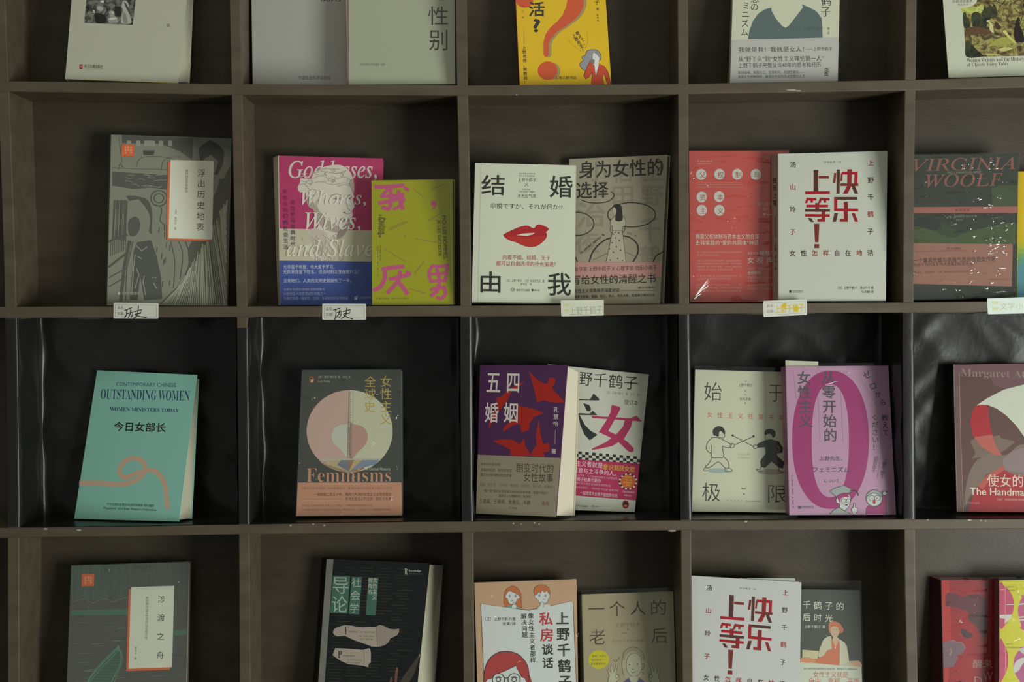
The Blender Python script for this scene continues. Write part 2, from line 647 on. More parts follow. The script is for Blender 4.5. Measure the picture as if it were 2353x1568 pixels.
def liner(i, label):
    """one crumpled sheet pushed into a compartment: over the divider's front, the left side, the back, the right side and the bottom"""
    zb = shelf_z(2, edge_x(i, 1.25)[0] + .15) + 0.0008
    zt = interp(BOTZ[1], edge_x(i, 1.25)[0] + .15) - 0.002
    root = empty('plastic_lining', Matrix.Translation((edge_x(i, zb)[0] + 0.15, 0.05, zb)))
    tag(root, label, 'plastic lining', 'black plastic linings of the third row')
    inv = Vector((edge_x(i, zb)[0] + 0.15, 0.05, zb))
    rr = random.Random(31 + i)
    ph = [rr.uniform(0, 6.28) for _ in range(12)]
    NZ = 44

    def crease(s, z):
        a = 0.5 + 0.5 * math.sin(9 * s * 6 + ph[0] + 2.2 * math.sin(z * 31 + ph[1]))
        b = 0.5 + 0.5 * math.sin(z * 55 + ph[2] + 3 * math.sin(s * 26 + ph[3]))
        c = abs(math.sin((s * 17 + z * 23) * 1.3 + ph[4]))
        return 0.0011 * a ** 3 + 0.0009 * b ** 4 + 0.0007 * (1 - c) ** 5
    vs, fs = [], []
    cols = 0
    for kz in range(NZ + 1):
        z = zb + (zt - zb) * kz / NZ
        f = kz / NZ
        xl, xl0 = edge_x(i, z)
        xr = edge_x(i + 1, z)[1]
        path = [(xl0 + 0.0005, -0.0008, 0), (xl0 + 0.004, -0.0010, .2), (xl - 0.004, -0.0010, .2), (xl - 0.0004, -0.0009, 0), (xl + 0.0012, 0.0010, 0)]
        for k in range(1, 8):
            path.append((xl + 0.0013, 0.0012 + (DEP - 0.0085 - 0.0012) * k / 8, 1))
        rad = 0.007 + 0.003 * math.sin(ph[5] + 9 * f) + 0.002 * math.sin(ph[6] + 23 * f)   # loose fold in the corner
        for k in range(6):
            a = k / 5 * math.pi / 2
            path.append((xl + 0.0013 + rad * (1 - math.cos(a)), DEP - 0.0015 - rad * (1 - math.sin(a)), 0.3))
        nb = 46
        for k in range(1, nb):
            path.append((xl + 0.0013 + rad + (xr - xl - rad - 0.008) * k / nb, DEP - 0.0015, 2))
        for k in range(5):
            a = k / 4 * math.pi / 2
            path.append((xr - 0.0013 - 0.006 + 0.006 * math.sin(a), DEP - 0.0015 - 0.006 * (1 - math.cos(a)), 0.3))
        for k in range(1, 8):
            path.append((xr - 0.0013, DEP - 0.0075 - (DEP - 0.0075 - 0.0015) * k / 7, 3))
        zz = z
        for n, (x, y, side) in enumerate(path):
            c = crease(x + y, z)
            z = shelf_z(2, x) + 0.0009 + (interp(BOTZ[1], x) - 0.0012 - shelf_z(2, x) - 0.0009) * f
            if side == 2:
                y -= c * 1.5
            elif side == 1:
                x += c
            elif side == 3:
                x -= c
            elif side == .2:
                y -= 0.25 * c
            if side in (1, 2, 3, .3):
                dz = 0.010 * (1 - (1 - f)) * 0
                zz = z - (0.0015 + 0.001 * math.sin(x * 40 + ph[7]) + 0.0005 * math.sin(x * 95 + ph[8])) * f ** 6
            else:
                zz = z - (0.0 if i != 1 else 0.014) * f ** 8 * (x > xl - 0.016)
            vs.append(Vector((x, y, zz)) - inv)
        cols = len(path)
    for kz in range(NZ):
        for n in range(cols - 1):
            a = kz * cols + n
            fs.append((a, a + 1, a + cols + 1, a + cols))
    mesh_obj('lining_wall_sheet', vs, fs, BLACK, root, smooth=True)
    vs, fs = [], []
    nx, ny = 40, 10
    xl, xr = edge_x(i, zb)[0] + 0.001, edge_x(i + 1, zb)[1] - 0.001
    for a in range(nx + 1):
        x = xl + (xr - xl) * a / nx
        for b in range(ny + 1):
            y = 0.0004 + 0.0012 * abs(math.sin(x * 60 + ph[9])) * (b == 0) + (DEP - 0.003) * b / ny
            z = shelf_z(2, x) + 0.0006 + 0.0004 * abs(math.sin(x * 70 + y * 90 + ph[10]))
            vs.append(Vector((x, y, z)) - inv)
    for a in range(nx):
        for b in range(ny):
            k = a * (ny + 1) + b
            fs.append((k, k + ny + 1, k + ny + 2, k + 1))
    mesh_obj('lining_floor_sheet', vs, fs, BLACK, root, smooth=True)
    return root


liner(0, 'glossy black plastic sheet lining the compartment of the teal book')
liner(1, 'glossy black plastic sheet lining the compartment of the dark book with a round heart picture')
liner(2, 'glossy black plastic sheet lining the compartment of the purple book with red birds')
liner(3, 'glossy black plastic sheet lining the compartment of the pink book with a big zero')
liner(4, 'glossy black plastic sheet lining the compartment of the brown book with a white bonnet')

# ------------------------------------------------------------------ books


class Book(Sheet):
    def __init__(s, name, label, TL, TR, BR, BL, row, cover, d=0.03, lean=0.04, t=0.013, k=1.6, rough=0.42, uy=None, sr=None, sl=None,
                 pages=None, spine=None, back=None, down=False, dl=None, dr=None, group='books standing face out in the compartments'):
        s.k, s.rough = k, rough
        # turn about the upright axis that makes the cover's sides square
        y = 0.0
        for _ in range(4):
            a, b, c = pt(*BL, d - y / 2), pt(*BR, d + y / 2), pt(*TL, d - y / 2 + lean)
            u, v = b - a, c - a
            want = -(u.x * v.x + u.z * v.z) / max(v.y, 0.02)
            y = max(-0.030, min(0.030, want)) if uy is None else uy
        if dl is not None:
            a, b, c = pt(*BL, dl), pt(*BR, dr), pt(*TL, dl + lean)
        else:
            a, b, c = pt(*BL, d - y / 2), pt(*BR, d + y / 2), pt(*TL, d - y / 2 + lean)
        s.frame(a, b, c)
        e = s.hit(*TR)
        mg = 0.0025 if row == 2 else 0.0005
        zs = max(shelf_z(row, a.x), shelf_z(row, b.x)) + mg
        lim = DEP - (0.0075 if row == 2 else 0.0012)
        if down or row == 3:                             # lower edge hidden behind the board: carry the cover down to the shelf
            a = a + (c - a).normalized() * ((zs + 0.002 - a.z) / (c - a).normalized().z)
            b = b + (e - b).normalized() * ((zs + 0.002 - b.z) / (e - b).normalized().z)
        ax = math.hypot(BR[0] - BL[0], BR[1] - BL[1])
        ay = math.hypot(TL[0] - BL[0], TL[1] - BL[1])
        s.kx = (pt(*BR, 0) - pt(*BL, 0)).length / ax
        s.kx = (s.hit(*BR) - s.hit(*BL)).length / ax
        s.ky = (s.hit(*TL) - s.hit(*BL)).length / ay
        low = min(a.z, b.z)
        s.root = empty(name, s.M)
        tag(s.root, label, 'book', group)
        s.zs, s.lim, s.t = zs, lim, t
        fr = [s.Mi @ p for p in (a, b, e, c)]

        mid = (a + b + c + e) / 4
        ci = max(i for i in range(-1, 5) if edge_x(i, mid.z)[0] < mid.x)
        ms = 0.0045 if row == 2 else 0.0007

        def fix(p):
            w = s.M @ p
            w.x = min(max(w.x, edge_x(ci, w.z)[0] + ms), edge_x(ci + 1, w.z)[1] - ms)
            if w.y > lim:
                w.y = lim
            zl = shelf_z(row, w.x) + mg
            if w.z < zl:                     # never below the shelf: trimmed along the book's own height
                w = w + s.v * ((zl - w.z) / s.v.z)
            return s.Mi @ w
        s.fix = fix
        n = Vector((0, 1, 0))
        bk = [p + n * t for p in fr]
        dep = [(s.M @ p).y for p in fr]
        if sr:
            bk[2] = s.Mi @ pt(*sr[0], min(lim, dep[2] + t))
            bk[1] = s.Mi @ pt(*sr[1], min(lim, dep[1] + t))
        if sl:
            bk[3] = s.Mi @ pt(*sl[0], min(lim, dep[3] + t))
            bk[0] = s.Mi @ pt(*sl[1], min(lim, dep[0] + t))

        def mix(f):
            return [fr[i] + (bk[i] - fr[i]) * f for i in range(4)]
        fr[:] = [fix(p) for p in fr]
        for p in fr:
            p.y = 0
        s.x0, s.x1 = min(p.x for p in fr), max(p.x for p in fr)
        s.fr, s.bk = fr, bk
        th = 0.0010 / t
        cov = plain(cover, k, rough) if isinstance(cover, str) else cover
        s.front = hexa('front_cover', fr, [fix(p) for p in mix(th)], cov, s.root)
        q0, q1 = mix(th * 1.05), mix(1 - th * 1.05)
        ins = [Vector((.0006, 0, .0018)), Vector((-.0016, 0, .0018)), Vector((-.0016, 0, -.0018)), Vector((.0006, 0, -.0018))]
        hexa('page_block', [fix(p + i) for p, i in zip(q0, ins)], [fix(p + i) for p, i in zip(q1, ins)], pages or PAGE, s.root)
        bc = plain(back, k, rough) if back else cov
        hexa('back_cover', [fix(p) for p in mix(1 - th)], [fix(p) for p in bk], bc, s.root)
        w = Vector((0.0008, 0, 0))
        sp = plain(spine, k, rough) if spine else cov
        s.spine = hexa('spine', [fix(fr[0] - w), fix(fr[0]), fr[3], fix(fr[3] - w)], [fix(bk[0] - w), fix(bk[0]), fix(bk[3]), fix(bk[3] - w)], sp, s.root)
        s.target = s.front

    def on_spine(s):
        """lettering frame of the spine: X from back to front, drawn later"""
        return s

    def band(s, p, col, name='belly_band'):
        """a paper band wrapped round the lower cover"""
        s.flush()
        s.z -= 1.2e-4
        q = [s.lp(*a) for a in p]
        f = [Vector((x, s.z, z)) for x, z in q]
        b = [Vector((x, -1e-5, z)) for x, z in q]
        n = len(q)
        fs = [tuple(range(n)), tuple(range(2 * n - 1, n - 1, -1))] + [(i, i + n, (i + 1) % n + n, (i + 1) % n) for i in range(n)]
        o = mesh_obj(name, f + b, fs, plain(col, s.k, s.rough) if isinstance(col, str) else col, s.root)
        s.target, s.tname = o, 'band_print'
        s.z -= 4e-5
        return o

    def wrap(s, m, grow=0.0012, name='shrink_wrap', top=0.0, right=0.0, folds=(), slope=18, fold_size=1.0):
        """clear film round the front and the edges of the book"""
        s.flush()
        g = grow
        z = min(s.z - 1.5e-4, -0.0004)
        a, b, c, d = s.fr
        f = [a + Vector((-g, z, 0)), b + Vector((g + right, z, 0)), c + Vector((g + right, z, g + top)), d + Vector((-g, z, g + top))]
        bkk = [p + Vector((0, s.t * 0.9 - p.y, 0)) for p in f]
        f = [s.fix(p) for p in f]
        bkk = [s.fix(p) for p in bkk]
        N, Mm = 10, 14
        vs, fs = [], []
        for j in range(Mm + 1):
            for i in range(N + 1):
                u, v = i / N, j / Mm
                p = (f[0] * (1 - u) + f[1] * u) * (1 - v) + (f[3] * (1 - u) + f[2] * u) * v
                vs.append(p)
        for j in range(Mm):
            for i in range(N):
                k = j * (N + 1) + i
                fs.append((k, k + 1, k + N + 2, k + N + 1))
        n0 = len(vs)
        vs += f + bkk
        for i in range(4):
            j = (i + 1) % 4
            if i:                            # the film is open along the bottom
                fs.append((n0 + i, n0 + 4 + i, n0 + 4 + j, n0 + j))
        # raised wrinkles: low tents of film along the given lines
        rr = random.Random(len(folds) + 3)
        for p0, p1 in folds:
            a_, b_ = Vector(s.lp(*p0)), Vector(s.lp(*p1))
            d_ = b_ - a_
            nn = Vector((-d_.y, d_.x)).normalized()
            hw = rr.uniform(0.0005, 0.0011) * fold_size
            k = len(vs)
            for f in (0, .25, .5, .75, 1):
                c_ = a_ + d_ * f + nn * rr.uniform(-.0004, .0004)
                w_ = hw * (.25 + 3 * f * (1 - f)) * rr.uniform(.7, 1.2)
                hh = w_ * math.tan(math.radians(slope + rr.uniform(-7, 7)))
                e0, e1 = c_ + nn * w_, c_ - nn * w_
                vs += [Vector((e0.x, z - 2e-5, e0.y)), Vector((c_.x, z - 2e-5 - hh, c_.y)), Vector((e1.x, z - 2e-5, e1.y))]
            for i in range(4):
                j = k + 3 * i
                fs += [(j, j + 3, j + 4, j + 1), (j + 1, j + 4, j + 5, j + 2)]
        return mesh_obj(name, vs, fs, m, s.root)

    def strip(s, name, p, col, print_name=None):
        """a thin card or strip laid on the cover that is a piece of its own"""
        q = [s.lp(*a) for a in p]
        z = s.z - 1e-4
        f = [Vector((x, z, y)) for x, y in q]
        b = [Vector((x, z + 8e-5, y)) for x, y in q]
        return hexa(name, f, b, plain(col, s.k, s.rough), s.root)


DK, WH = '#2b2b27', '#b4b1a6'

# ---------------------------------------------------------------- top row


def book_photo():
    b = Book('book', 'pale grey book with a black and white photo and a small red seal', (180, -178), (446.5, -168), (408.5, 192), (151, 182), 0, '#8f907f',
             d=0.018, lean=0.035, t=0.026, k=2.0, sr=((452, -160), (436, 191)), down=False)
    b.crop(0, 0, 3.92)
    b.P([(800, -230), (1250, -215), (1195, 225), (758, 207)], painted_picture('printed_photo_grain', ('#121310', '#2b2c28', '#4c4d47', '#6d6e66', '#33342f'), 95))
    for p, c in (([(880, 30), (893, 8), (915, 0), (938, 12), (940, 30), (928, 45), (935, 85), (915, 105), (890, 95), (872, 75)], '#5b5c55'), ([(905, 8), (932, 5), (938, 18), (915, 24)], '#a3a49a'), ([(875, 60), (905, 55), (930, 75), (910, 100), (880, 90)], '#85867c'),
                 ([(980, 110), (1000, 98), (1028, 108), (1030, 135), (1050, 160), (1060, 200), (985, 205), (970, 170), (990, 150)], '#787970'), ([(985, 165), (1040, 158), (1055, 168), (1000, 180)], '#a0a196'), ([(1000, 100), (1022, 102), (1026, 122), (1006, 126)], '#94958b'),
                 ([(1105, 15), (1125, 8), (1150, 20), (1160, 60), (1150, 90), (1172, 150), (1180, 210), (1095, 208), (1098, 140), (1108, 90), (1095, 60)], '#8b8c82'), ([(1118, 20), (1135, 30), (1165, 85), (1182, 130), (1172, 132), (1140, 80)], '#3a3b36'), ([(1108, 120), (1130, 118), (1150, 200), (1110, 200)], '#6d6e65'),
                 ([(790, 110), (812, 100), (828, 118), (838, 165), (825, 200), (790, 200), (798, 150)], '#5d5e56'), ([(835, 95), (850, 92), (856, 112), (842, 118)], '#8d8e84'), ([(775, 160), (800, 150), (822, 160), (812, 185)], '#3a3b35'),
                 ([(850, 130), (880, 118), (930, 130), (960, 170), (940, 205), (870, 205)], '#1b1c18'), ([(1040, 60), (1085, 70), (1090, 140), (1060, 150), (1035, 110)], '#1f201b')):
        b.P(p, c, True)
    for k in range(9):
        b.L([(785, 20 - 14 * k), (870, 24 - 14 * k)], 3, '#4a4b45')
    b.P([(716, 580), (745, 580), (744, 620), (715, 620)], '#7a2626')
    b.S('书', 730, 600, 730, 600, 22, '#a98a80')
    b.T('浙江古籍出版社', 843, 598, 170, 30, DK)
    b.T('zhejiang guji chubanshe', 840, 622, 150, 8, '#5a5a50')
    b.P([(1503, 216), (1530, 216), (1530, 242), (1503, 242)], '#6d6f60')
    b.flush()
    b.strip('endpaper', [(605, 712), (1595, 747), (1594, 753), (640, 716)], '#8a7a1c')


def book_grey_a():
    b = Book('book', 'plain grey softcover with one publisher line, tucked behind another grey softcover', (577, -165), (797, -160), (802, 195), (582, 195), 0, '#868780', d=0.055, lean=0.02, t=0.013, k=1.9, down=True, uy=0)
    b.crop(540, 0, 3.92)
    b.T('中国社会科学出版社', 717, 700, 292, 36, DK)
    b.T('视角', 855, -25, 190, 78, DK)
    b.flush()


def book_grey_b():
    b = Book('book', 'grey softcover with large vertical black title along its outer edge', (793, -160), (1043, -163), (1046, 196), (799, 196), 0, '#8c8e7b', d=0.016, lean=0.027, t=0.012, k=1.9, down=True, uy=0, spine='#5e4338')
    b.crop(540, 0, 3.92)
    b.P([(1003, -600), (1024, -600), (1026, 765), (1003, 765)], '#6a5048')
    b.T('性', 1830, 142, 178, 170, DK)
    b.T('别', 1832, 362, 165, 185, DK)
    b.T('与', 1840, -85, 178, 175, DK)
    b.T('—北京师范大学出版社  社科', 1230, 580, 240, 24, '#3f3f38')
    b.wrap(SLEEVE, name='clear_sleeve')


def book_yellow_question():
    b = Book('book', 'yellow softcover with a giant orange question mark and a woman in a red jacket', (1178, -160), (1381, -160), (1405, 196), (1195, 196), 0, '#bb951b', d=0.03, lean=0.035, t=0.016, k=1.9, down=True, spine='#7a3a24', uy=0)
    b.crop(1060, 0, 3.92)
    st = [(955, -260), (955, 0), (945, 60), (915, 130), (868, 190), (800, 250), (758, 310), (740, 380), (740, 490), (755, 515), (775, 515), (788, 490), (788, 400), (805, 350), (860, 290), (950, 230), (1030, 170), (1080, 110), (1100, 60), (1105, 0), (1105, -260)]
    b.P([(x + 24, y + 4) for x, y in st], '#84774b')
    b.P(st, '#a8472a')
    b.E(805, 640, 87, 80, '#84774b')
    b.E(777, 637, 89, 84, '#a8472a')
    b.E(570, 5, 78, 64, '#a8432a')
    b.T('活', 680, 82, 145, 132, DK, b=.022)
    b.T('?', 680, 230, 64, 120, DK, b=.03)
    b.S('怎么', 560, -20, 556, 48, 20, '#6a2a1c')
    b.S('办啊', 555, 105, 556, 158, 18, '#6a4a1c')
    b.S('鹤子', 1220, -70, 1222, 18, 50, DK)
    b.S('著', 1228, 82, 1228, 82, 28, DK)
    b.S('陆薇译', 1228, 135, 1230, 185, 18, DK)
    b.S('上野老师，教教我！', 567, 430, 580, 742, 34, DK, b=.01)
    b.L([(565, 275), (569, 398)], 3, '#7d6a2a')
    b.S('教えて、', 1048, 300, 1114, 388, 34, DK, b=.015, rot=18)
    b.S('上野先生！', 1015, 322, 1104, 448, 34, DK, b=.015, rot=18)
    b.L([(1130, 275), (1140, 330), (1138, 390), (1115, 430)], 2, '#8a7020', c=True)
    b.L([(962, 355), (1010, 410), (1060, 450), (1100, 468)], 2, '#8a7020', c=True)
    hair = [(1120, 640), (1078, 608), (1068, 572), (1098, 545), (1086, 515), (1118, 495), (1132, 460), (1182, 447), (1232, 457), (1258, 505), (1248, 545), (1225, 560), (1200, 600), (1160, 600)]
    b.P(hair, '#77787a', True)
    b.L(hair, 4, '#33343a', True, True)
    b.P([(1192, 475), (1240, 520), (1236, 560), (1224, 580), (1236, 600), (1210, 612), (1196, 590), (1200, 562), (1186, 540)], '#b9b8b0', True)
    b.L([(1206, 500), (1216, 502)], 3, DK)
    b.L([(1212, 520), (1208, 530), (1216, 532)], 2, DK)
    b.P([(1192, 585), (1245, 572), (1214, 690)], '#b9b8b0')
    j = [(1170, 765), (1180, 650), (1150, 700), (1118, 712), (1103, 682), (1130, 610), (1160, 548), (1188, 560), (1176, 590), (1196, 588), (1212, 690), (1242, 575), (1292, 602), (1326, 662), (1348, 765), (1318, 765), (1286, 660), (1272, 700), (1286, 765)]
    b.P(j, '#a4402a')
    b.L(j, 4, '#3a2a28', closed=True)
    b.P([(1160, 545), (1170, 535), (1200, 540), (1195, 565), (1170, 560)], '#5a6a62', True)
    b.T('上海三联书店', 940, 700, 195, 28, DK)
    b.flush()


def book_blue_jacket():
    b = Book('book', 'cream softcover with a slate blue open collared jacket above a white band of text', (1690, -160), (1933, -160), (1925, 188), (1679, 190.5), 0, '#a0a28e', d=0.03, lean=0.04, t=0.014, k=1.9, down=True, uy=0)
    b.crop(1540, 0, 3.92)
    b.P([(700, 352), (715, 270), (745, 190), (790, 125), (850, 85), (912, 68), (912, 95), (950, 165), (1010, 235), (1040, 250), (1070, 230), (1120, 165), (1175, 95), (1196, 66), (1185, 40), (1250, 65), (1320, 105), (1365, 165), (1374, 350)], '#4a5655')
    b.T('［日］ 上野千鹤子', 1245, 258, 270, 36, '#3a4443')
    b.S('著译', 1425, 258, 1424, 297, 24, DK)
    b.S('フェミニズム', 692, -110, 668, 290, 70, DK)
    b.S('思想の', 765, -80, 758, 62, 74, DK)
    b.S('千鹤子', 1408, -90, 1400, 105, 92, DK)
    b.band([(556, 362), (1526, 335), (1512, 736), (538, 750)], '#92928c')
    b.T('我就是我！我就是女人！', 910, 446, 590, 50, DK)
    b.T('——上野千鹤子', 1338, 440, 240, 34, DK)
    b.T('从“野丫头”到“女性主义理论第一人”', 998, 530, 770, 50, DK)
    b.T('上野千鹤子完整呈现40年的思考和经历', 985, 586, 745, 46, DK)
    b.T('职场歧视、家庭分工、生育权利、校园性骚扰——', 912, 652, 600, 27, DK)
    b.T('直面女性种种困境，解读女性如何活出想要的人生', 912, 690, 605, 28, DK)
    b.S('贝页', 1408, 630, 1405, 668, 40, DK, b=.02)
    b.flush()


def book_forest():
    b = Book('book', 'pale book with a framed forest picture and an English subtitle beneath it', (2153, -185), (2440, -190), (2436, 171.5), (2180, 179.5), 0, '#9d9f8e', d=0.022, lean=0.04, t=0.018, k=1.85, down=False, spine='#2c2d26', uy=0, sl=((2142, -183), (2173, 180)))
    b.crop(1953, 0, 5.875)
    pic = painted_picture('printed_forest_picture', ('#15160f', '#2f2e1c', '#4d4026', '#6a5a34', '#8a8a4c', '#4a3a24', '#7a7a40'), 70)
    lawn = painted_picture('printed_sunlit_leaves', ('#5a5f2c', '#8d9448', '#a3a858', '#6a6a34'), 55)
    dark = painted_picture('printed_dark_foliage', ('#14170f', '#23281a', '#343a22', '#2a2218'), 60)
    b.P([(1480, -350), (2700, -400), (2660, 748), (1570, 770)], pic)
    b.P([(1512, 100), (1700, 95), (1790, 60), (1800, 130), (1760, 180), (1650, 190), (1560, 185), (1525, 190)], lawn, True)
    for p, c in (([(1525, 190), (1560, 170), (1580, 230), (1610, 260), (1620, 370), (1540, 370)], dark), ([(1640, 200), (1700, 160), (1760, 190), (1770, 300), (1700, 390), (1650, 330)], dark), ([(1790, 180), (1860, 100), (1960, 90), (1990, 200), (1900, 250), (1830, 380), (1760, 430), (1740, 380)], dark),
                 ([(1560, 385), (1700, 360), (1850, 390), (1940, 445), (1800, 460), (1600, 470)], '#4d3a28'), ([(2000, 520), (2150, 500), (2230, 570), (2120, 600), (1900, 610)], '#80803e'), ([(1570, 560), (1640, 590), (1700, 660), (1790, 740), (1800, 762), (1572, 768)], dark),
                 ([(2235, 560), (2215, 420), (2232, 320), (2262, 238), (2295, 250), (2290, 330), (2330, 420), (2349, 560)], '#231d1a'), ([(1845, 290), (1862, 272), (1885, 275), (1895, 305), (1920, 330), (1945, 430), (1935, 450), (1885, 400), (1882, 320)], '#9fa068'),
                 ([(2065, 430), (2085, 405), (2110, 420), (2160, 490), (2240, 570), (2225, 580), (2130, 500), (2100, 470)], '#a3a05e'), ([(1950, 330), (1975, 300), (2010, 330), (2040, 380), (1990, 400)], '#3d2b22'), ([(2010, 665), (2080, 640), (2170, 640), (2200, 655), (2100, 690), (2040, 690)], '#9a9a5c'), ([(1840, 720), (2000, 730), (2000, 742), (1850, 745)], '#8f8d56')):
        b.P(p, c, True)
    for p in ([(2235, 90), (2300, 110), (2349, 200)], [(2200, 40), (2290, 60), (2340, 20)], [(2210, 110), (2260, 160), (2340, 200)], [(1860, 30), (1960, 20), (2040, 40), (2130, 60)], [(2290, 330), (2330, 200), (2310, 60)]):
        b.L(p, 8, '#33281f', True)
    b.E(1545, -5, 172, 108, '#a2a292')
    b.T('的叙述还魂术', 1520, 18, 265, 42, DK)
    b.T('“魔法女巫”', 1525, 63, 175, 26, DK)
    b.T(serif('Women Writers and the History'), 1965, 812, 775, 68, '#4a4a40', b=-.012)
    b.T(serif('of Classic Fairy Tales'), 1858, 872, 560, 60, '#4a4a40', b=-.012)
    b.L([(1435, 1008), (1480, 975), (1520, 945)], 6, '#b9bba8')
    b.flush()


# ---------------------------------------------------------------- second row


def series_card(b, card, orange, seal, rows):
    """the orange backed title card and orange seal that this series of books carries"""
    b.P(orange, '#a5532f')
    b.P(seal, '#a9522f')
    (x0, y0), (x1, y1) = seal[0], seal[2]
    for r, t in enumerate(rows):
        for c, ch in enumerate(t):
            if ch != ' ':
                b.S(ch, x0 + (x1 - x0) * (.3 + .22 * c), y0 + (y1 - y0) * (.28 + .22 * r), 0, 0, (x1 - x0) * .17, '#b5a58c')
    b.P(card, '#a9aa9a')


def book_woodcut():
    b = Book('book', 'grey green book with a woodcut print and a white title card', (256, 309.5), (532.5, 318), (521.5, 703), (246.5, 702), 1, '#65665a', d=0.03, lean=0.04, t=0.016, k=2.2, sl=((251, 310), (245, 702)), spine='#4d463c')
    b.crop(200, 280, 3.267)
    d = '#44453f'
    b.P([(262, 100), (800, 120), (790, 285), (700, 225), (620, 190), (540, 165), (262, 160)], d)
    for x in (300, 370, 430, 540, 610):
        b.P([(x, 140), (x + 30 + (x == 430) * 50, 142), (x + 32 + (x == 430) * 50, 185), (x - 2, 183)], '#73746a')
    b.P([(835, 200), (920, 135), (990, 170), (1030, 230), (1020, 320), (980, 400), (955, 395), (985, 300), (930, 245), (880, 280), (850, 300)], '#3d3d39')
    b.P([(190, 375), (605, 400), (600, 510), (480, 495), (350, 505), (188, 480)], d)
    rr = random.Random(3)
    for k in range(16):
        x, y = rr.uniform(200, 560), rr.uniform(395, 490)
        b.L([(x, y), (x + 25, y + rr.uniform(-8, 8)), (x + 50, y + rr.uniform(-10, 14))], 4, '#6e6f62', True)
    b.L([(240, 120), (262, 300), (240, 330)], 4, d)
    b.L([(190, 345), (420, 355), (600, 360)], 4, d)
    b.L([(370, 340), (410, 270), (560, 262), (700, 300)], 4, d, True)
    b.L([(560, 360), (570, 300), (620, 268), (700, 262)], 4, d, True)
    b.L([(235, 360), (255, 310), (270, 340)], 5, d)
    b.P([(420, 215), (510, 215), (500, 250), (425, 250)], '#3a3b36')
    # rounded tree crown with carved lines, its dark trunk below
    for k in range(9):
        f = k / 8
        b.L([(300 + 20 * f, 560 + 30 * f), (380 + 60 * f, 570 + 10 * f), (470 + 15 * f, 690 - 10 * f), (480 - 10 * f, 840 - 20 * f)], 8 + 3 * (k % 2), d, True)
    b.P([(310, 760), (340, 720), (380, 720), (400, 780), (370, 850), (320, 850)], d, True)
    b.P([(375, 905), (480, 890), (520, 1000), (555, 1160), (565, 1330), (430, 1340), (400, 1150), (380, 1340), (320, 1335), (345, 1100), (350, 980)], '#41423e')
    for p in ([(370, 930), (410, 970), (450, 940)], [(380, 1010), (410, 1030)], [(370, 1100), (390, 1150), (360, 1250)], [(430, 1160), (420, 1200), (440, 1300)], [(490, 1170), (520, 1170)], [(500, 1210), (520, 1250)], [(360, 1000), (350, 1100), (335, 1300)]):
        b.L(p, 6, '#75766a')
    b.O(540, 575, 60, 58, 9, d)
    b.O(540, 575, 36, 34, 7, d)
    b.L([(500, 620), (560, 650), (550, 740), (580, 770)], 6, d, True)
    for k in range(12):
        x = 205 + 9 * k
        b.L([(x, 590), (x - 6 + rr.uniform(-4, 4), 760), (x - 14, 890)], 4 + 3 * (k % 3 == 0), d)
    for y0, y1 in ((900, 850), (1090, 985), (1170, 1100), (1240, 1160)):
        b.L([(165, y0), (300, y1)], 14 if y0 < 1100 else 7, d)
    for k in range(9):
        x = 180 + 14 * k
        b.L([(x, 905 - 3 * k), (x - 4, 1010 - 6 * k)], 4, d)
    b.L([(320, 900), (280, 1100), (255, 1340)], 22, d)
    b.L([(345, 900), (300, 1100), (290, 1340)], 5, d)
    for k in range(14):
        x, y = rr.uniform(500, 640), rr.uniform(760, 1200)
        b.L([(x, y), (x - 4, y + 40)], 5, d)
    b.L([(630, 900), (660, 1050), (650, 1250)], 4, d, True)
    b.L([(690, 900), (720, 1000), (700, 1180)], 4, d, True)
    b.L([(740, 900), (770, 1000), (755, 1110), (700, 1220)], 5, d, True)
    # fan of carved furrows
    b.P([(1075, 330), (1050, 1370), (545, 1370), (700, 1220), (770, 1110), (760, 960), (950, 560)], '#46473f')
    for k in range(44):
        f = k / 43
        x1, y1 = (560 + 700 * f, 1372) if f < .7 else (1050 + 5 * f, 1372 - (f - .7) * 2300)
        x0, y0 = 720 + 330 * f, 1215 - 620 * f
        x1 = min(x1, 1046)
        b.L([(x0 + rr.uniform(-6, 6), y0 + rr.uniform(-30, 30)), ((x0 + x1) / 2 + rr.uniform(-5, 5), (y0 + y1) / 2), (x1, y1)], rr.choice((4, 5, 7, 10)), '#7b7c6c')
    for k in range(16):
        f = k / 15
        b.L([(960 + 60 * f, 560 - 60 * f), (1000 + 65 * f, 430 + 10 * f)], 5, d)
    b.L([(265, 330), (262, 340)], 2, d)
    series_card(b, [(627, 287), (952, 295), (940, 885), (612, 875)], [(607, 300), (640, 300), (630, 870), (930, 884), (922, 899), (597, 889)], [(262, 170), (355, 170), (354, 258), (259, 258)], ('文学与', '当代史', '丛 书'))
    b.S('浮出历史地表', 860, 385, 850, 790, 60, DK)
    b.S('现代妇女文学研究', 750, 370, 746, 525, 22, DK)
    b.S('孟悦 戴锦华 著', 668, 668, 663, 802, 18, '#5a5a50')
    b.E(240, 1290, 12, 12, '#8d8f80')
    b.T('北京大学出版社', 328, 1290, 130, 20, '#94968a')
    b.flush()


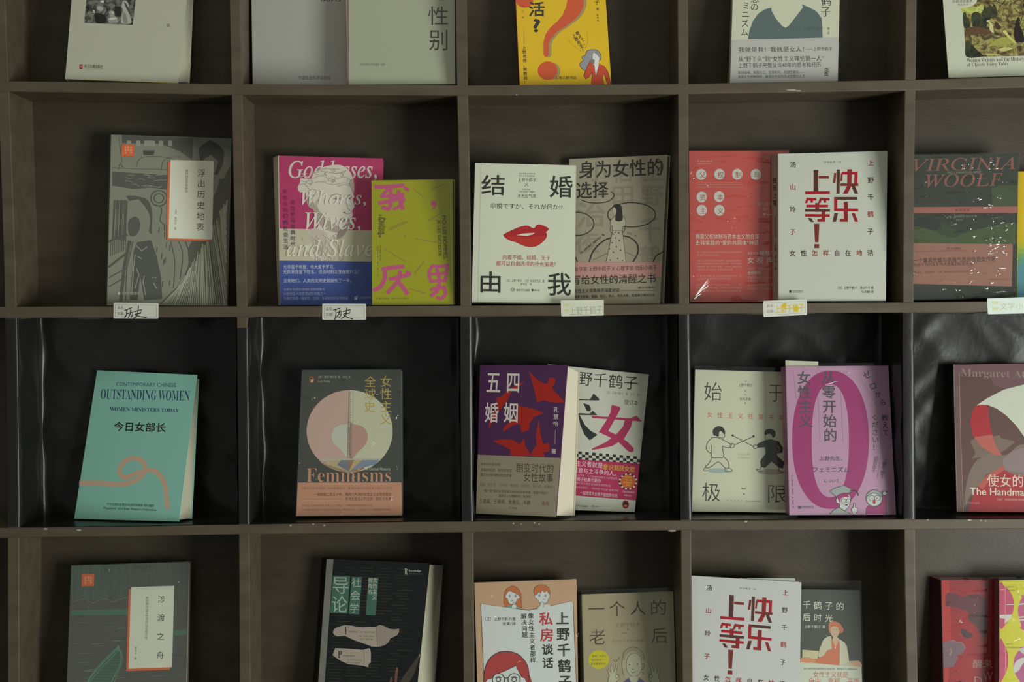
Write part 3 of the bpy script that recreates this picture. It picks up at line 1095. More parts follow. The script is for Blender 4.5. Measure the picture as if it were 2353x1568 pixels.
def book_goddesses():
    b = Book('book', 'magenta book with a white marble head, cream middle and blue lower band', (640.6, 357.5), (879.8, 364.3), (877.5, 701), (643.9, 701.6), 1, '#983459', d=0.052, lean=0.018, t=0.016, k=1.75, spine='#b5b19c', sl=((628.8, 361.5), (640, 701)), uy=0)
    b.crop(600, 330, 3.646)
    b.P([(150, 712), (1019, 729), (1016, 992), (158, 985)], '#a5a18a')
    w, w2 = '#b7ada8', '#b9b6a6'
    b.T(ital('Goddesses,'), 600, 225, 745, 172, w, b=.008)
    head = [(430, 270), (405, 300), (335, 290), (325, 330), (305, 370), (330, 410), (370, 405), (378, 470), (400, 530), (440, 560), (470, 640), (475, 700), (400, 735), (430, 800), (385, 880), (430, 960), (530, 980), (570, 930), (560, 870), (640, 800), (700, 760), (745, 700), (750, 640), (768, 600), (763, 560), (780, 530), (770, 470), (775, 420), (780, 350), (770, 290), (740, 230), (690, 190), (640, 178), (570, 185), (500, 205), (450, 235)]
    b.P(head, '#b3aea1', True)
    b.P([(470, 640), (440, 560), (400, 530), (380, 470), (400, 440), (440, 490), (480, 560), (560, 640), (640, 690), (700, 720), (690, 760), (600, 740), (520, 710)], '#94887c', True)
    b.P([(410, 720), (520, 730), (560, 790), (530, 900), (450, 940), (420, 850)], '#a79e90', True)
    for p in ([(420, 300), (500, 270), (600, 300), (700, 280), (760, 320)], [(400, 340), (500, 320), (600, 345), (700, 330), (770, 350)], [(430, 250), (520, 235), (620, 250), (700, 240)], [(480, 215), (560, 210), (660, 215)], [(320, 350), (360, 340), (400, 380)], [(330, 310), (370, 320), (400, 310)], [(390, 400), (430, 380), (480, 400), (520, 380)], [(410, 430), (450, 440), (470, 420)],
              [(640, 360), (700, 345), (760, 360)], [(560, 790), (600, 850), (590, 930)], [(470, 790), (520, 850), (500, 940)], [(340, 790), (350, 810)], [(500, 870), (560, 960)], [(620, 760), (650, 770)]):
        b.L(p, 6, '#8f857b', True)
    b.P([(600, 465), (640, 450), (680, 460), (650, 475)], '#8a8078', True)
    b.P([(725, 455), (760, 450), (770, 465), (740, 470)], '#8a8078', True)
    b.L([(715, 470), (725, 540), (760, 575), (725, 590), (690, 580)], 6, '#8f857b', True)
    b.P([(660, 635), (700, 622), (745, 632), (740, 655), (690, 660)], '#93807a', True)
    b.L([(480, 560), (460, 500), (480, 470)], 8, '#958b80', True)
    rr = random.Random(11)
    for k in range(70):
        x, y = rr.uniform(330, 770), rr.uniform(200, 430)
        if y > 330 and x > 470 or (x - 560) ** 2 / 52000 + (y - 300) ** 2 / 14000 > 1:
            continue
        r_ = rr.uniform(10, 26)
        a = rr.uniform(0, 6.28)
        b.L([(x + r_ * math.cos(a + q * .7), y + .6 * r_ * math.sin(a + q * .7)) for q in range(5)], rr.choice((3, 4, 6)), rr.choice(('#968c82', '#a0978c', '#c2bdb2', '#877d74')), True)
    for k in range(40):
        x, y = rr.uniform(410, 660), rr.uniform(730, 960)
        b.L([(x, y), (x + rr.uniform(10, 40), y + rr.uniform(10, 40)), (x + rr.uniform(10, 30), y + rr.uniform(50, 90))], rr.choice((3, 5, 8)), rr.choice(('#a89f92', '#b3ada0', '#9d9386')), True)
    b.P([(770, 300), (780, 350), (776, 420), (760, 380), (745, 330)], '#9a9086', True)
    b.P([(700, 690), (745, 660), (740, 700), (690, 770), (640, 800), (650, 750)], '#7f746b', True)
    b.E(742, 462, 12, 6, '#5f564f', 12)
    b.E(640, 462, 13, 6, '#5f564f', 12)
    b.L([(590, 440), (640, 425), (690, 440)], 7, '#93897f', True)
    b.L([(720, 440), (755, 432), (776, 440)], 6, '#93897f', True)
    b.L([(665, 645), (705, 640), (742, 646)], 5, '#6b5a55', True)
    b.E(700, 580, 10, 5, '#6b625a', 10)
    b.T(ital('Whores,'), 607, 458, 548, 145, '#bfb9ae', b=.006)
    b.T(ital('Wives,'), 602, 660, 468, 165, '#bdb7ae', b=.006)
    b.T(ital('and Slaves'), 612, 875, 800, 145, '#bebaab', b=.006)
    b.S('希腊罗马古典时代', 268, 495, 270, 845, 40, ['#7d2a50', '#7d2a50', '#74294e', '#5a2a50', '#34304f', '#2f3154', '#2f3154', '#2f3154'])
    b.S('女性与她们的社会生活', 205, 402, 210, 868, 40, ['#7d2a50'] * 4 + ['#5d2a50', '#4a2c50', '#2f3154', '#2f3154', '#2f3154', '#2f3154'])
    b.crop(600, 330, 3.646)
    b.band([(148, 985), (1017, 991), (1013, 1354), (158, 1355)], '#3a4980')
    bl = '#a9adc2'
    b.T('光荣属于希腊，伟大属于罗马，', 402, 1036, 428, 36, bl)
    b.T('无数男性留下姓名，但当时的女性在做什么？', 505, 1076, 638, 36, bl)
    b.T('没有她们，人类的文明史就缺失了一半。', 472, 1150, 568, 34, bl)
    b.T('古典女性研究领域的里程碑著作', 362, 1223, 345, 24, '#8d92b0')
    b.T('20世纪五大改变范式的书籍之一', 367, 1260, 355, 26, '#8d92b0')
    b.T('为我们呈现一幅真实、立体、多样的古代女性群像', 460, 1298, 540, 26, '#8d92b0')
    b.P([(784, 1285), (808, 1278), (806, 1308), (782, 1312)], '#a9adc2')
    b.L([(788, 1292), (802, 1288)], 4, '#3a4980')
    b.T('上海社会科学院出版社', 905, 1292, 170, 18, '#8d92b0')
    b.flush()
    b.target, b.tname = b.front, 'cover_print'


def book_lime():
    b = Book('book', 'lime green book with rough pink brushed characters in a glossy sleeve', (855, 415), (1040.2, 412.3), (1042, 700.3), (856.4, 700.8), 1, '#85840f', d=0.012, lean=0.030, t=0.015, k=1.9, sr=((1045.7, 413.5), (1046, 700)), pages=plain('#6d6c2a', 1.6, .7), uy=0, rough=.3)
    b.crop(600, 330, 3.646)
    p = '#a34668'
    for q, w in (([(955, 362), (1060, 362), (1190, 350)], 34), ([(1205, 375), (1232, 390)], 30), ([(1005, 445), (1100, 440), (1190, 430)], 30), ([(1085, 385), (1085, 480), (1070, 545), (1020, 535)], 34), ([(990, 500), (1080, 480), (1190, 455)], 32),
                 ([(1150, 400), (1160, 470), (1185, 545)], 34), ([(1200, 470), (1150, 530), (1110, 550)], 26), ([(1060, 385), (1020, 430)], 28)):
        b.L(q, w, p, True)
    for q, w in (([(1020, 1052), (1100, 1040), (1190, 1030)], 34), ([(1035, 1050), (1035, 1130), (1000, 1200), (948, 1228)], 36), ([(1080, 1135), (1160, 1120), (1235, 1100)], 32), ([(1165, 1075), (1140, 1160), (1060, 1250)], 34), ([(1150, 1160), (1190, 1210), (1222, 1255)], 36), ([(1222, 1080), (1250, 1092)], 30)):
        b.L(q, w, p, True)
    for q, w in (([(1435, 1024), (1500, 1030), (1565, 1020)], 28), ([(1430, 1035), (1405, 1090), (1425, 1160)], 26), ([(1560, 1025), (1552, 1090), (1540, 1155)], 28), ([(1425, 1155), (1490, 1150), (1540, 1150)], 26), ([(1410, 1095), (1480, 1092), (1548, 1085)], 24), ([(1470, 1050), (1490, 1110), (1495, 1190)], 28),
                 ([(1425, 1225), (1480, 1210), (1540, 1205)], 28), ([(1530, 1210), (1545, 1260), (1510, 1298), (1475, 1290)], 28), ([(1485, 1190), (1470, 1240), (1425, 1275)], 28)):
        b.L(q, w, p, True)
    b.E(1446, 502, 24, 24, p)
    b.L([(1462, 510), (1455, 532), (1436, 545)], 12, p, True)
    for a, c in (((1275, 375), (1365, 455)), ((1415, 390), (1545, 340)), ((1405, 645), (1510, 580)), ((1065, 715), (1200, 655)), ((1075, 726), (1230, 655)), ((1290, 797), (1480, 830)), ((1030, 880), (1210, 990)), ((1285, 1090), (1365, 990)), ((1240, 1215), (1385, 1260)), ((1203, 785), (1212, 762))):
        b.L([a, c], 4, '#7d5440')
    b.T('MOI LES HOMMES,', 1537, 787, 378, 38, '#4a4418', rot=-88, b=.012)
    b.T('JE LES DÉTESTE', 1493, 790, 312, 38, '#4a4418', rot=-88, b=.012)
    b.T('Pauline', 1026, 692, 142, 36, '#4a4418', rot=-88, b=.012)
    b.T('Harmange', 995, 692, 196, 38, '#4a4418', rot=-88, b=.012)
    b.S('［法］波利娜·阿尔芒热', 1000, 855, 1003, 975, 11, '#4a4418')
    b.L([(977, 860), (977, 930)], 2, '#4a4418')
    b.S('著 唐淑慧 译', 978, 945, 979, 1105, 10, '#4a4418')
    b.T('新 星 出 版 社   NEW STAR PRESS', 1100, 1297, 272, 14, '#5a5220')
    b.L([(960, 640), (975, 800), (965, 1000)], 3, '#a3a258')
    b.L([(1590, 330), (1592, 700), (1602, 1340)], 4, '#9a9840')
    fo = [((1090, 372), (1150, 388)), ((1150, 388), (1205, 420)), ((1100, 480), (1135, 500)), ((1040, 560), (1070, 572)), ((1232, 588), (1254, 596)), ((1112, 640), (1128, 645)), ((965, 640), (972, 720)), ((1000, 620), (985, 800)), ((1595, 340), (1598, 600))]
    b.wrap(SLEEVE, name='clear_sleeve', folds=fo, slope=26)


def book_lips():
    b = Book('book', 'white softcover with big red lips and a bold black character in each corner', (1093, 374.4), (1323.8, 380.3), (1320.5, 697.5), (1084, 694), 1, '#adb09e', d=0.014, lean=0.028, t=0.013, k=1.75, uy=0)
    b.crop(1070, 340, 3.92)
    b.L([(138, 140), (122, 800), (108, 1385)], 4, '#8d907f')
    for t, x, y, w, h in (('结', 247, 335, 212, 185), ('婚', 860, 350, 212, 200), ('由', 224, 1210, 182, 190), ('我', 845, 1230, 212, 205)):
        b.T(t, x, y, w, h, DK, b=.012)
    b.T('政治学博士女性学者', 555, 232, 145, 15, '#4a4a42')
    b.T('东京大学名誉教授', 550, 253, 142, 15, '#4a4a42')
    b.T('上野千鹤子', 553, 288, 166, 34, DK)
    b.L([(531, 316), (564, 349)], 3, DK)
    b.L([(564, 316), (531, 349)], 3, DK)
    b.T('社会学家', 547, 374, 70, 14, '#4a4a42')
    b.T('“诗坛”新锐广受瞩目', 548, 395, 146, 15, '#4a4a42')
    b.T('水无田气流', 550, 432, 166, 33, DK)
    b.T('非婚ですが、それが何か!?', 548, 527, 655, 50, DK)
    b.P([(340, 792), (362, 768), (430, 735), (500, 708), (555, 700), (612, 723), (640, 695), (670, 690), (738, 718), (746, 738), (724, 760), (732, 775), (725, 812), (690, 852), (640, 885), (580, 893), (520, 882), (450, 850), (390, 832)], '#8f2024', True)
    b.P([(370, 800), (480, 800), (560, 812), (640, 800), (715, 790), (700, 835), (640, 878), (580, 886), (520, 874), (450, 842)], '#9a2a26', True)
    b.P([(458, 786), (520, 772), (580, 768), (625, 766), (600, 782), (550, 792), (500, 789)], '#b5b6a8')
    b.T('向着不婚、结婚、生子', 550, 988, 428, 45, '#8a2428')
    b.T('都可以自由选择的社会前进！', 542, 1045, 535, 46, '#8a2428')
    b.T('［日］上野千鹤子　［日］水无田气流　著', 540, 1198, 340, 25, '#55564c')
    b.T('郭书言　译', 545, 1228, 100, 22, '#55564c')
    b.O(425, 1277, 18, 15, 3, DK)
    b.T('GB', 425, 1277, 22, 14, DK)
    b.T('湖南文艺出版社', 517, 1282, 125, 20, DK)
    b.E(602, 1282, 10, 10, DK)
    b.T('博集天卷', 640, 1283, 54, 16, DK)
    b.flush()


def book_rings():
    b = Book('book', 'grey book with loop drawings and a woman seen from behind in a dotted skirt', (1310, 365.5), (1534.3, 355.8), (1516.4, 698.4), (1298, 703), 1, '#86816f', d=0.045, lean=0.024, t=0.014, k=1.7, sr=((1542, 357.5), (1526.6, 697.5)), uy=-0.02)
    b.crop(1070, 340, 3.92)
    g = '#797465'
    for t, x, y, w, h in (('信', 1415, 215, 190, 190), ('田', 1415, 425, 190, 160), ('上', 1690, 220, 190, 150), ('野', 1680, 430, 200, 180), ('千', 1660, 735, 190, 220), ('鹤', 1660, 960, 190, 160), ('治', 1130, 600, 260, 230), ('夜', 1090, 850, 230, 200), ('小', 1180, 210, 200, 190)):
        b.T(t, x, y, w, h, g, b=.02)
    b.T('身为女性的', 1395, 185, 758, 158, DK, b=.012)
    b.T('选择', 1142, 380, 292, 150, DK, b=.012)
    b.L([(1310, 395), (1338, 430), (1290, 480), (1190, 497), (1100, 490), (1045, 470)], 8, DK, True)
    b.L([(1735, 100), (1770, 140), (1772, 200), (1740, 245), (1735, 190), (1775, 170)], 8, DK, True)
    b.O(1000, 685, 155, 105, 8, DK)
    b.O(1495, 603, 215, 110, 9, DK)
    b.L([(1115, 1025), (1150, 930), (1240, 840), (1350, 802), (1460, 800), (1540, 860), (1553, 940), (1510, 1025)], 12, DK, True)
    b.L([(1150, 1010), (1300, 945), (1450, 945), (1550, 1000)], 5, '#5d5a4e', True)
    b.L([(1690, 1025), (1715, 975), (1785, 932)], 10, DK, True)
    b.L([(990, 985), (1005, 1025)], 8, DK)
    hair = [(1322, 555), (1330, 520), (1365, 506), (1400, 520), (1410, 580), (1412, 652), (1350, 656), (1352, 600), (1360, 560), (1335, 535)]
    lt = '#979280'
    b.P([(1325, 545), (1345, 530), (1358, 560), (1352, 600), (1330, 592)], lt, True)
    bl = [(1340, 618), (1422, 618), (1443, 660), (1440, 702), (1415, 708), (1413, 745), (1325, 745), (1322, 702), (1302, 692), (1310, 650)]
    b.P(bl, lt)
    sk = [(1325, 745), (1412, 745), (1445, 1028), (1265, 1028)]
    b.P(sk, lt)
    b.L(bl, 4, DK, closed=True)
    b.L(sk, 4, DK, closed=True)
    b.L([(1308, 700), (1303, 745), (1322, 780)], 4, DK)
    b.L([(1440, 700), (1432, 745), (1412, 765)], 4, DK)
    b.P(hair, DK, True)
    for x, y in ((1330, 775), (1378, 765), (1350, 810), (1385, 835), (1320, 855), (1358, 890), (1296, 910), (1395, 920), (1330, 940), (1370, 995), (1302, 1010), (1410, 1015), (1345, 760)):
        b.P([(x - 8, y + 6), (x + 8, y + 6), (x + 2, y - 9)], DK)
        b.same()
    b.z -= 6e-6
    b.S('［日］上野千鹤子 信田小夜子 著', 1030, 955, 1240, 785, 20, DK, rot=38)
    b.S('吕灵芝 译', 1460, 765, 1528, 790, 17, '#55524a', rot=-20)
    b.band([(962, 1031), (1783, 1027), (1778, 1165), (958, 1168)], '#a27a74', 'pink_band')
    b.T('社会学家·上野千鹤子 X 心理学家·信田小夜子', 1330, 1087, 785, 44, DK)
    b.T('写给女性的清醒之书', 1336, 1182, 752, 84, DK)
    b.T('从女性主义视角展开深度对话', 1165, 1286, 445, 36, DK)
    b.L([(1395, 1286), (1706, 1285)], 3, DK)
    b.T('国文出版社', 1630, 1259, 150, 18, DK)
    b.T('就原生家庭、婚姻、独立、男人、母女关系、家庭暴力等的对话', 1340, 1333, 722, 24, DK)
    b.flush()


def book_red_circles():
    b = Book('book', 'coral red book with characters in white circles, shrink wrapped', (1584.5, 347), (1812, 346.5), (1806, 694), (1587, 694.3), 1, '#b04a44', d=0.046, lean=0.026, t=0.014, k=1.6, uy=0, rough=.35)
    b.crop(1570, 330, 3.824)
    w = '#c4a79c'
    b.T('第一部女性主义理论名著', 190, 154, 130, 12, w)
    b.T('马克思主义 女 性', 185, 175, 118, 11, w)
    for x, y, t in ((158, 272, '父'), (318, 270, '权'), (475, 270, '制'), (637, 272, '与'), (162, 470, '资'), (315, 467, '本'), (163, 587, '主'), (317, 587, '义')):
        b.E(x, y, 45, 48, '#b5b5ac')
        b.S(t, x + 10, y + 5, 0, 0, 56, '#8c3434')
    for y in (345, 362, 383):
        b.L([(122, y), (520, y)], 2, w)
    ww = '#c9bdb2'
    b.T('揭露父权体制与资本主义的合谋', 387, 817, 560, 45, ww)
    b.T('击碎家庭的“爱的共同体”神话', 385, 873, 555, 45, ww)
    for y, t, x1 in ((955, '“爱”：就是使妇女与生俱来的女性得以动员的意识形态', 510), (979, '机制由此劳动的榨取得以正当化', 310), (1031, '“母性”：是女性为了孩子而不断牺牲，通过自我奉献使孩子', 510), (1057, '的成长最大限度地发挥自己的作用，把这种精神', 510), (1083, '力量称作“爱”又称作“母性”，为的是掩盖女性', 510),
                     (1109, '“家务劳动”与“无偿的爱”等词语的真实面目', 435), (1163, '让“爱”和“母性”成为父权制的意识形态，它', 510), (1190, '让女性处于无偿劳动的位置而不自知', 415), (1243, '家务劳动“无偿劳动”是被排除在市场之外的，因为', 515), (1270, '有些人拥有选择的自由，而另外一些人只有被迫', 515), (1297, '一种被迫的劳动：在一个以市场为中心的“家庭”里', 505)):
        b.T(t, (115 + x1) / 2, y, x1 - 115, 17, '#c08c80')
    b.T('东京大学', 612, 966, 95, 28, w)
    b.T('硬核学者', 765, 960, 190, 44, ww)
    b.S('女权声音', 592, 1026, 842, 1026, 56, ww)
    for y, t, x1 in ((1100, '将女性、家务劳动及资本', 800), (1137, '全职妈妈', 680), (1178, '家庭里的她、生活中的她', 800), (1209, '女性为何', 650), (1243, '看日本女性学家“学者”', 800), (1276, '如何改变自己的命运啊', 800)):
        b.T(t, (565 + x1) / 2, y, x1 - 565, 30 if y == 1137 else 20, ww if y == 1137 else '#c08c80')
    b.T('［日］上野千鹤子 著', 745, 530, 180, 26, w)
    b.T('邹韵 译', 725, 576, 52, 22, w)
    b.P([(698, 614), (728, 614), (712, 636)], w)
    b.T('启真馆', 765, 627, 60, 16, w)
    rr = random.Random(4)
    fo = [((70, 1380), (70 + r_ * math.cos(a), 1380 - r_ * math.sin(a))) for a, r_ in [(rr.uniform(.05, .95), rr.uniform(90, 260)) for k in range(20)]]
    fo += [((130 + 55 * math.cos(a), 245 + 55 * math.sin(a)), (130 + r_ * math.cos(a), 245 + r_ * math.sin(a))) for a, r_ in [(rr.uniform(2.0, 5.0), rr.uniform(70, 100)) for k in range(12)]]
    fo += [((720, 1312), (745, 1330)), ((60, 120), (120, 190))]
    b.wrap(CRINKLE, folds=fo, slope=22)


def kuaile(b, red=True):
    D1, R1, R2 = '#4a2a24', '#7d1e22', '#94121f'
    b.P([(1145, 232), (1187, 232), (1187, 425), (1145, 425)], D1)
    b.P([(1190, 285), (1280, 285), (1280, 308), (1190, 308)], '#6b2824')
    b.P([(1070, 420), (1288, 418), (1288, 443), (1070, 446)], R2)
    b.P([(1325, 258), (1346, 258), (1337, 345), (1316, 345)], '#6b2824')
    b.P([(1348, 228), (1377, 228), (1374, 442), (1346, 442)], D1)
    b.P([(1386, 262), (1402, 262), (1396, 330), (1380, 330)], R1)
    b.P([(1392, 248), (1532, 248), (1530, 350), (1502, 350), (1504, 272), (1392, 272)], R2)
    b.P([(1380, 350), (1538, 350), (1538, 374), (1380, 374)], '#6b2824')
    b.P([(1442, 226), (1481, 226), (1478, 352), (1440, 352)], R1)
    b.P([(1440, 372), (1478, 372), (1444, 442), (1402, 442)], R1)
    b.P([(1476, 372), (1508, 372), (1537, 442), (1506, 442)], D1)
    b.P([(1325, 470), (1526, 470), (1526, 495), (1325, 495)], D1)
    b.P([(1325, 470), (1353, 495), (1353, 590), (1325, 590)], R2)
    b.P([(1325, 570), (1537, 572), (1537, 597), (1325, 595)], R2)
    b.P([(1410, 512), (1447, 512), (1447, 688), (1375, 688), (1375, 665), (1410, 665)], R1)
    b.P([(1328, 612), (1360, 612), (1342, 688), (1312, 688)], D1)
    b.P([(1478, 612), (1507, 612), (1537, 688), (1508, 688)], R1)
    for x in (1070, 1186):
        b.P([(x + 15, 476), (x + 100, 480), (x + 100, 500), (x + 70, 500), (x + 70, 520), (x + 48, 520), (x + 48, 500), (x + 28, 500), (x + 20, 525), (x - 2, 525)], R2 if x < 1100 else R1)
    b.P([(1082, 538), (1272, 538), (1272, 561), (1082, 561)], R2)
    b.P([(1160, 522), (1194, 522), (1194, 602), (1160, 602)], R1)
    b.P([(1070, 577), (1290, 577), (1290, 600), (1070, 600)], D1)
    b.P([(1070, 620), (1288, 622), (1288, 646), (1070, 644)], R2)
    b.P([(1216, 600), (1250, 600), (1248, 688), (1180, 688), (1180, 664), (1216, 664)], R1)
    b.P([(1094, 655), (1122, 655), (1150, 690), (1118, 690)], D1)
    b.P([(1150, 705), (1196, 705), (1188, 868), (1158, 868)], '#6b2824')
    b.P([(1152, 884), (1194, 884), (1194, 920), (1152, 920)], '#6b2824')
    r, d = '#842024', '#372420'
    b.S('汤山玲子', 964, 185, 961, 777, 52, [d, r, '#4a2020', r], b=.012)
    b.S('上野千鹤子', 1649, 170, 1645, 772, 54, [r, d, d, r, d], b=.012)
    b.S('女性怎样自在地活', 961, 964, 1644, 960, 52, [d, d, r, r, d, d, r, d], b=.012)
    b.T('ひらめき・D', 1310, 163, 152, 20, '#5d5f58')
    b.T('［日］上野千鹤子　汤山玲子·著', 1515, 1268, 315, 26, d)
    b.T('马文赫·译', 1618, 1303, 110, 24, d)
    b.P([(932, 1290), (950, 1290), (950, 1312), (932, 1312)], d)
    b.T('北京联合出版公司', 1005, 1296, 95, 12, '#5a4a44')
    b.L([(958, 1310), (1052, 1310)], 2, '#5a4a44')


def book_white_red_title():
    b = Book('book', 'white book with a blocky dark red title beside the coral red book', (1789, 353.5), (2038.9, 347.3), (2035.5, 691.7), (1789.7, 692.2), 1, '#abaea1', d=0.010, lean=0.034, t=0.022, k=1.5, sl=((1773.5, 355.6), (1777, 691.5)), spine='#8a877c', uy=-.004)
    b.crop(1570, 330, 3.824)
    kuaile(b)
    b.flush()
    # lettering along the spine
    b.tname, b.target = 'spine_lettering', b.spine
    fr, bk = b.fr, b.bk
    w = bk[3].x - fr[3].x
    for ch, f, sz in [(c, .18 + .052 * i, 1.0) for i, c in enumerate('快乐上等')] + [(c, .43 + .019 * i, .42) for i, c in enumerate('女性怎样自在地活')] + [('上', .62, .6), ('野', .65, .6), ('汤', .7, .6), ('山', .73, .6), ('著', .78, .5)]:
        vs, fs, dz = glyphs(ch, .012)
        p0 = fr[3] + (fr[0] - fr[3]) * f
        p1 = bk[3] + (bk[0] - bk[3]) * f
        ax = (p1 - p0)
        dn = (fr[0] - fr[3]).normalized()
        nrm = ax.cross(dn).normalized()
        if nrm.x > 0:
            nrm = -nrm
        k = 0.0095 * sz
        c = p0 + ax * .5 + Vector((-0.0008, 0, 0)) + nrm * 0.0002
        L = b.ink.setdefault('#4a2a24' if sz == 1 else '#5a4a44', ([], []))
        n = len(L[0])
        L[0].extend(c - ax.normalized() * (x - .5) * k * 1.3 - dn * (y - .38) * k + nrm * dz[i] for i, (x, y) in enumerate(vs))
        L[1].extend(tuple(i + n for i in f_) for f_ in fs)
    b.flush()
    return b


def book_green_cream():
    b = Book('book', 'dark green shrink wrapped book with pink bands and slanted English capitals', (2100, 356), (2340.7, 352.2), (2333, 684), (2099, 689.5), 1, '#3a3e36', d=0.018, lean=0.030, t=0.013, k=1.3, uy=0, rough=.35)
    b.crop(2053, 330, 3.823)
    b.P([(120, 640), (420, 690), (640, 800), (640, 880), (120, 880)], '#3f4a34')
    b.P([(120, 770), (260, 730), (420, 800), (520, 830), (640, 780), (800, 740), (1090, 700), (1085, 880), (120, 880)], '#4a583a', True)
    b.P([(860, 400), (930, 370), (1095, 370), (1090, 555), (870, 555)], '#48533a')
    b.P([(120, 700), (300, 640), (420, 700), (380, 760), (250, 740)], '#343a34', True)
    b.P([(120, 1260), (1040, 1255), (1075, 1350), (120, 1380)], '#363a32')
    k = '#8b5a50'
    b.T(ital('VIRGINIA'), 622, 181, 905, 112, k, b=.003)
    b.T(ital('WOOLF'), 625, 322, 684, 116, k, b=.003)
    b.T(ital('THE COMMON READER'), 620, 253, 302, 20, '#8d8d84', b=.01)
    b.P([(112, 560), (1092, 553), (1092, 611), (112, 614)], '#a0645c')
    b.T('普通读者', 605, 584, 130, 28, '#4a2c28')
    b.T('［英］弗吉尼亚·伍尔夫 著', 605, 640, 258, 18, '#83857a')
    b.T('刘炳善 等译', 578, 673, 60, 14, '#83857a')
    b.band([(112, 877), (1049, 885), (1038, 1256), (112, 1234)], '#9a6e61')
    d = '#3a2824'
    b.T('［英］E.M.福斯特', 530, 922, 130, 18, d)
    b.T('她在英国的文学批评史上达到的高度至今很少有人企及', 420, 943, 460, 13, '#6d4a42')
    b.T('一个兼具忧郁与高雅气质的传奇女作家', 535, 1022, 722, 46, d)
    b.T('与各个时代众多伟大灵魂的私密对话', 436, 1062, 520, 31, d)
    b.T('典藏版　随笔经典　一本了解英国文学的必读书目', 425, 1130, 482, 18, '#6d4a42')
    b.T('中国友谊出版公司', 918, 1194, 158, 12, '#6d4a42')
    rr = random.Random(21)
    fo = [((700, 495), (800, 487)), ((760, 566), (875, 560)), ((660, 1322), (985, 1298)), ((750, 1268), (835, 1276)), ((800, 1282), (840, 1262)), ((900, 477), (945, 480)), ((690, 1024), (735, 1050)), ((860, 1100), (990, 1096)), ((640, 1222), (690, 1228)), ((830, 1226), (880, 1222)), ((985, 770), (1050, 690)), ((1040, 900), (1050, 810)), ((420, 1282), (470, 1280)), ((520, 1290), (590, 1284)), ((240, 1345), (290, 1352))]
    for x0, x1, y0, y1, n in ((800, 985, 815, 1000, 34), (650, 720, 640, 1220, 16), (580, 700, 150, 235, 7), (815, 890, 140, 225, 7), (820, 980, 660, 800, 10), (690, 860, 430, 560, 5), (700, 960, 1090, 1180, 6)):
        for k in range(n):
            x, y = rr.uniform(x0, x1), rr.uniform(y0, y1)
            fo.append(((x, y), (x + rr.uniform(14, 48), y + rr.uniform(-7, 7))))
    b.wrap(CRINKLE, .0016, folds=fo, slope=22, fold_size=1.7)


def book_yellow_blue():
    b = Book('book', 'yellow to blue book cut off by the picture edge beside the dark green wrapped book', (2340.5, 394), (2540, 394), (2538, 690), (2337.5, 690), 1, '#a88f1c', d=0.04, lean=0.028, t=0.012, k=1.7, uy=0)
    b.crop(2053, 330, 3.823)
    cols = ['#a58f1e', '#9c8f22', '#8a8f30', '#74893f', '#5c8050', '#4d7a62', '#467672', '#45727c']
    for i, c in enumerate(cols):
        y = 800 + i * 42
        b.P([(1080, y), (1860, y), (1860, 1390), (1080, 1390)], c)
    b.flush()


# ---------------------------------------------------------------- third row, lined with black plastic


def book_teal():
    b = Book('book', 'teal book with a pink ribbon drawing, turned at an angle with its pages showing', (224.4, 851.3), (453.5, 862), (410.6, 1203), (171.6, 1192.9), 2, '#5d8479', dl=0.055, dr=0.018, lean=0.028, t=0.022, k=2.8, sr=((458, 872), (441.5, 1193.7)), rough=.5)
    b.crop(140, 820, 3.733)
    b.T('CONTEMPORARY CHINESE', 730, 240, 520, 34, '#2c464b', b=.01)
    b.T(serif('OUTSTANDING WOMEN'), 720, 328, 768, 88, '#172b42', b=-.008)
    b.T(serif('WOMEN MINISTERS TODAY'), 713, 455, 596, 32, '#14253a')
    b.T('今日女部长', 677, 603, 450, 82, '#131815', b=.02)
    b.L([(168, 1085), (350, 1086), (500, 1096), (620, 1072), (700, 1020), (722, 950), (690, 890), (610, 872), (540, 905), (503, 970), (520, 1025), (560, 1035), (640, 1005), (740, 975), (810, 985), (870, 1050), (900, 1150), (912, 1300)], 38, '#8a7361', True)
    b.T('中华全国妇女联合会组织联络部 组织编写', 595, 1272, 405, 24, '#22302c', b=.01)
    b.T(serif('Organizer: All-China Women\u2019s Federation'), 590, 1309, 455, 25, '#22302c')
    b.flush()


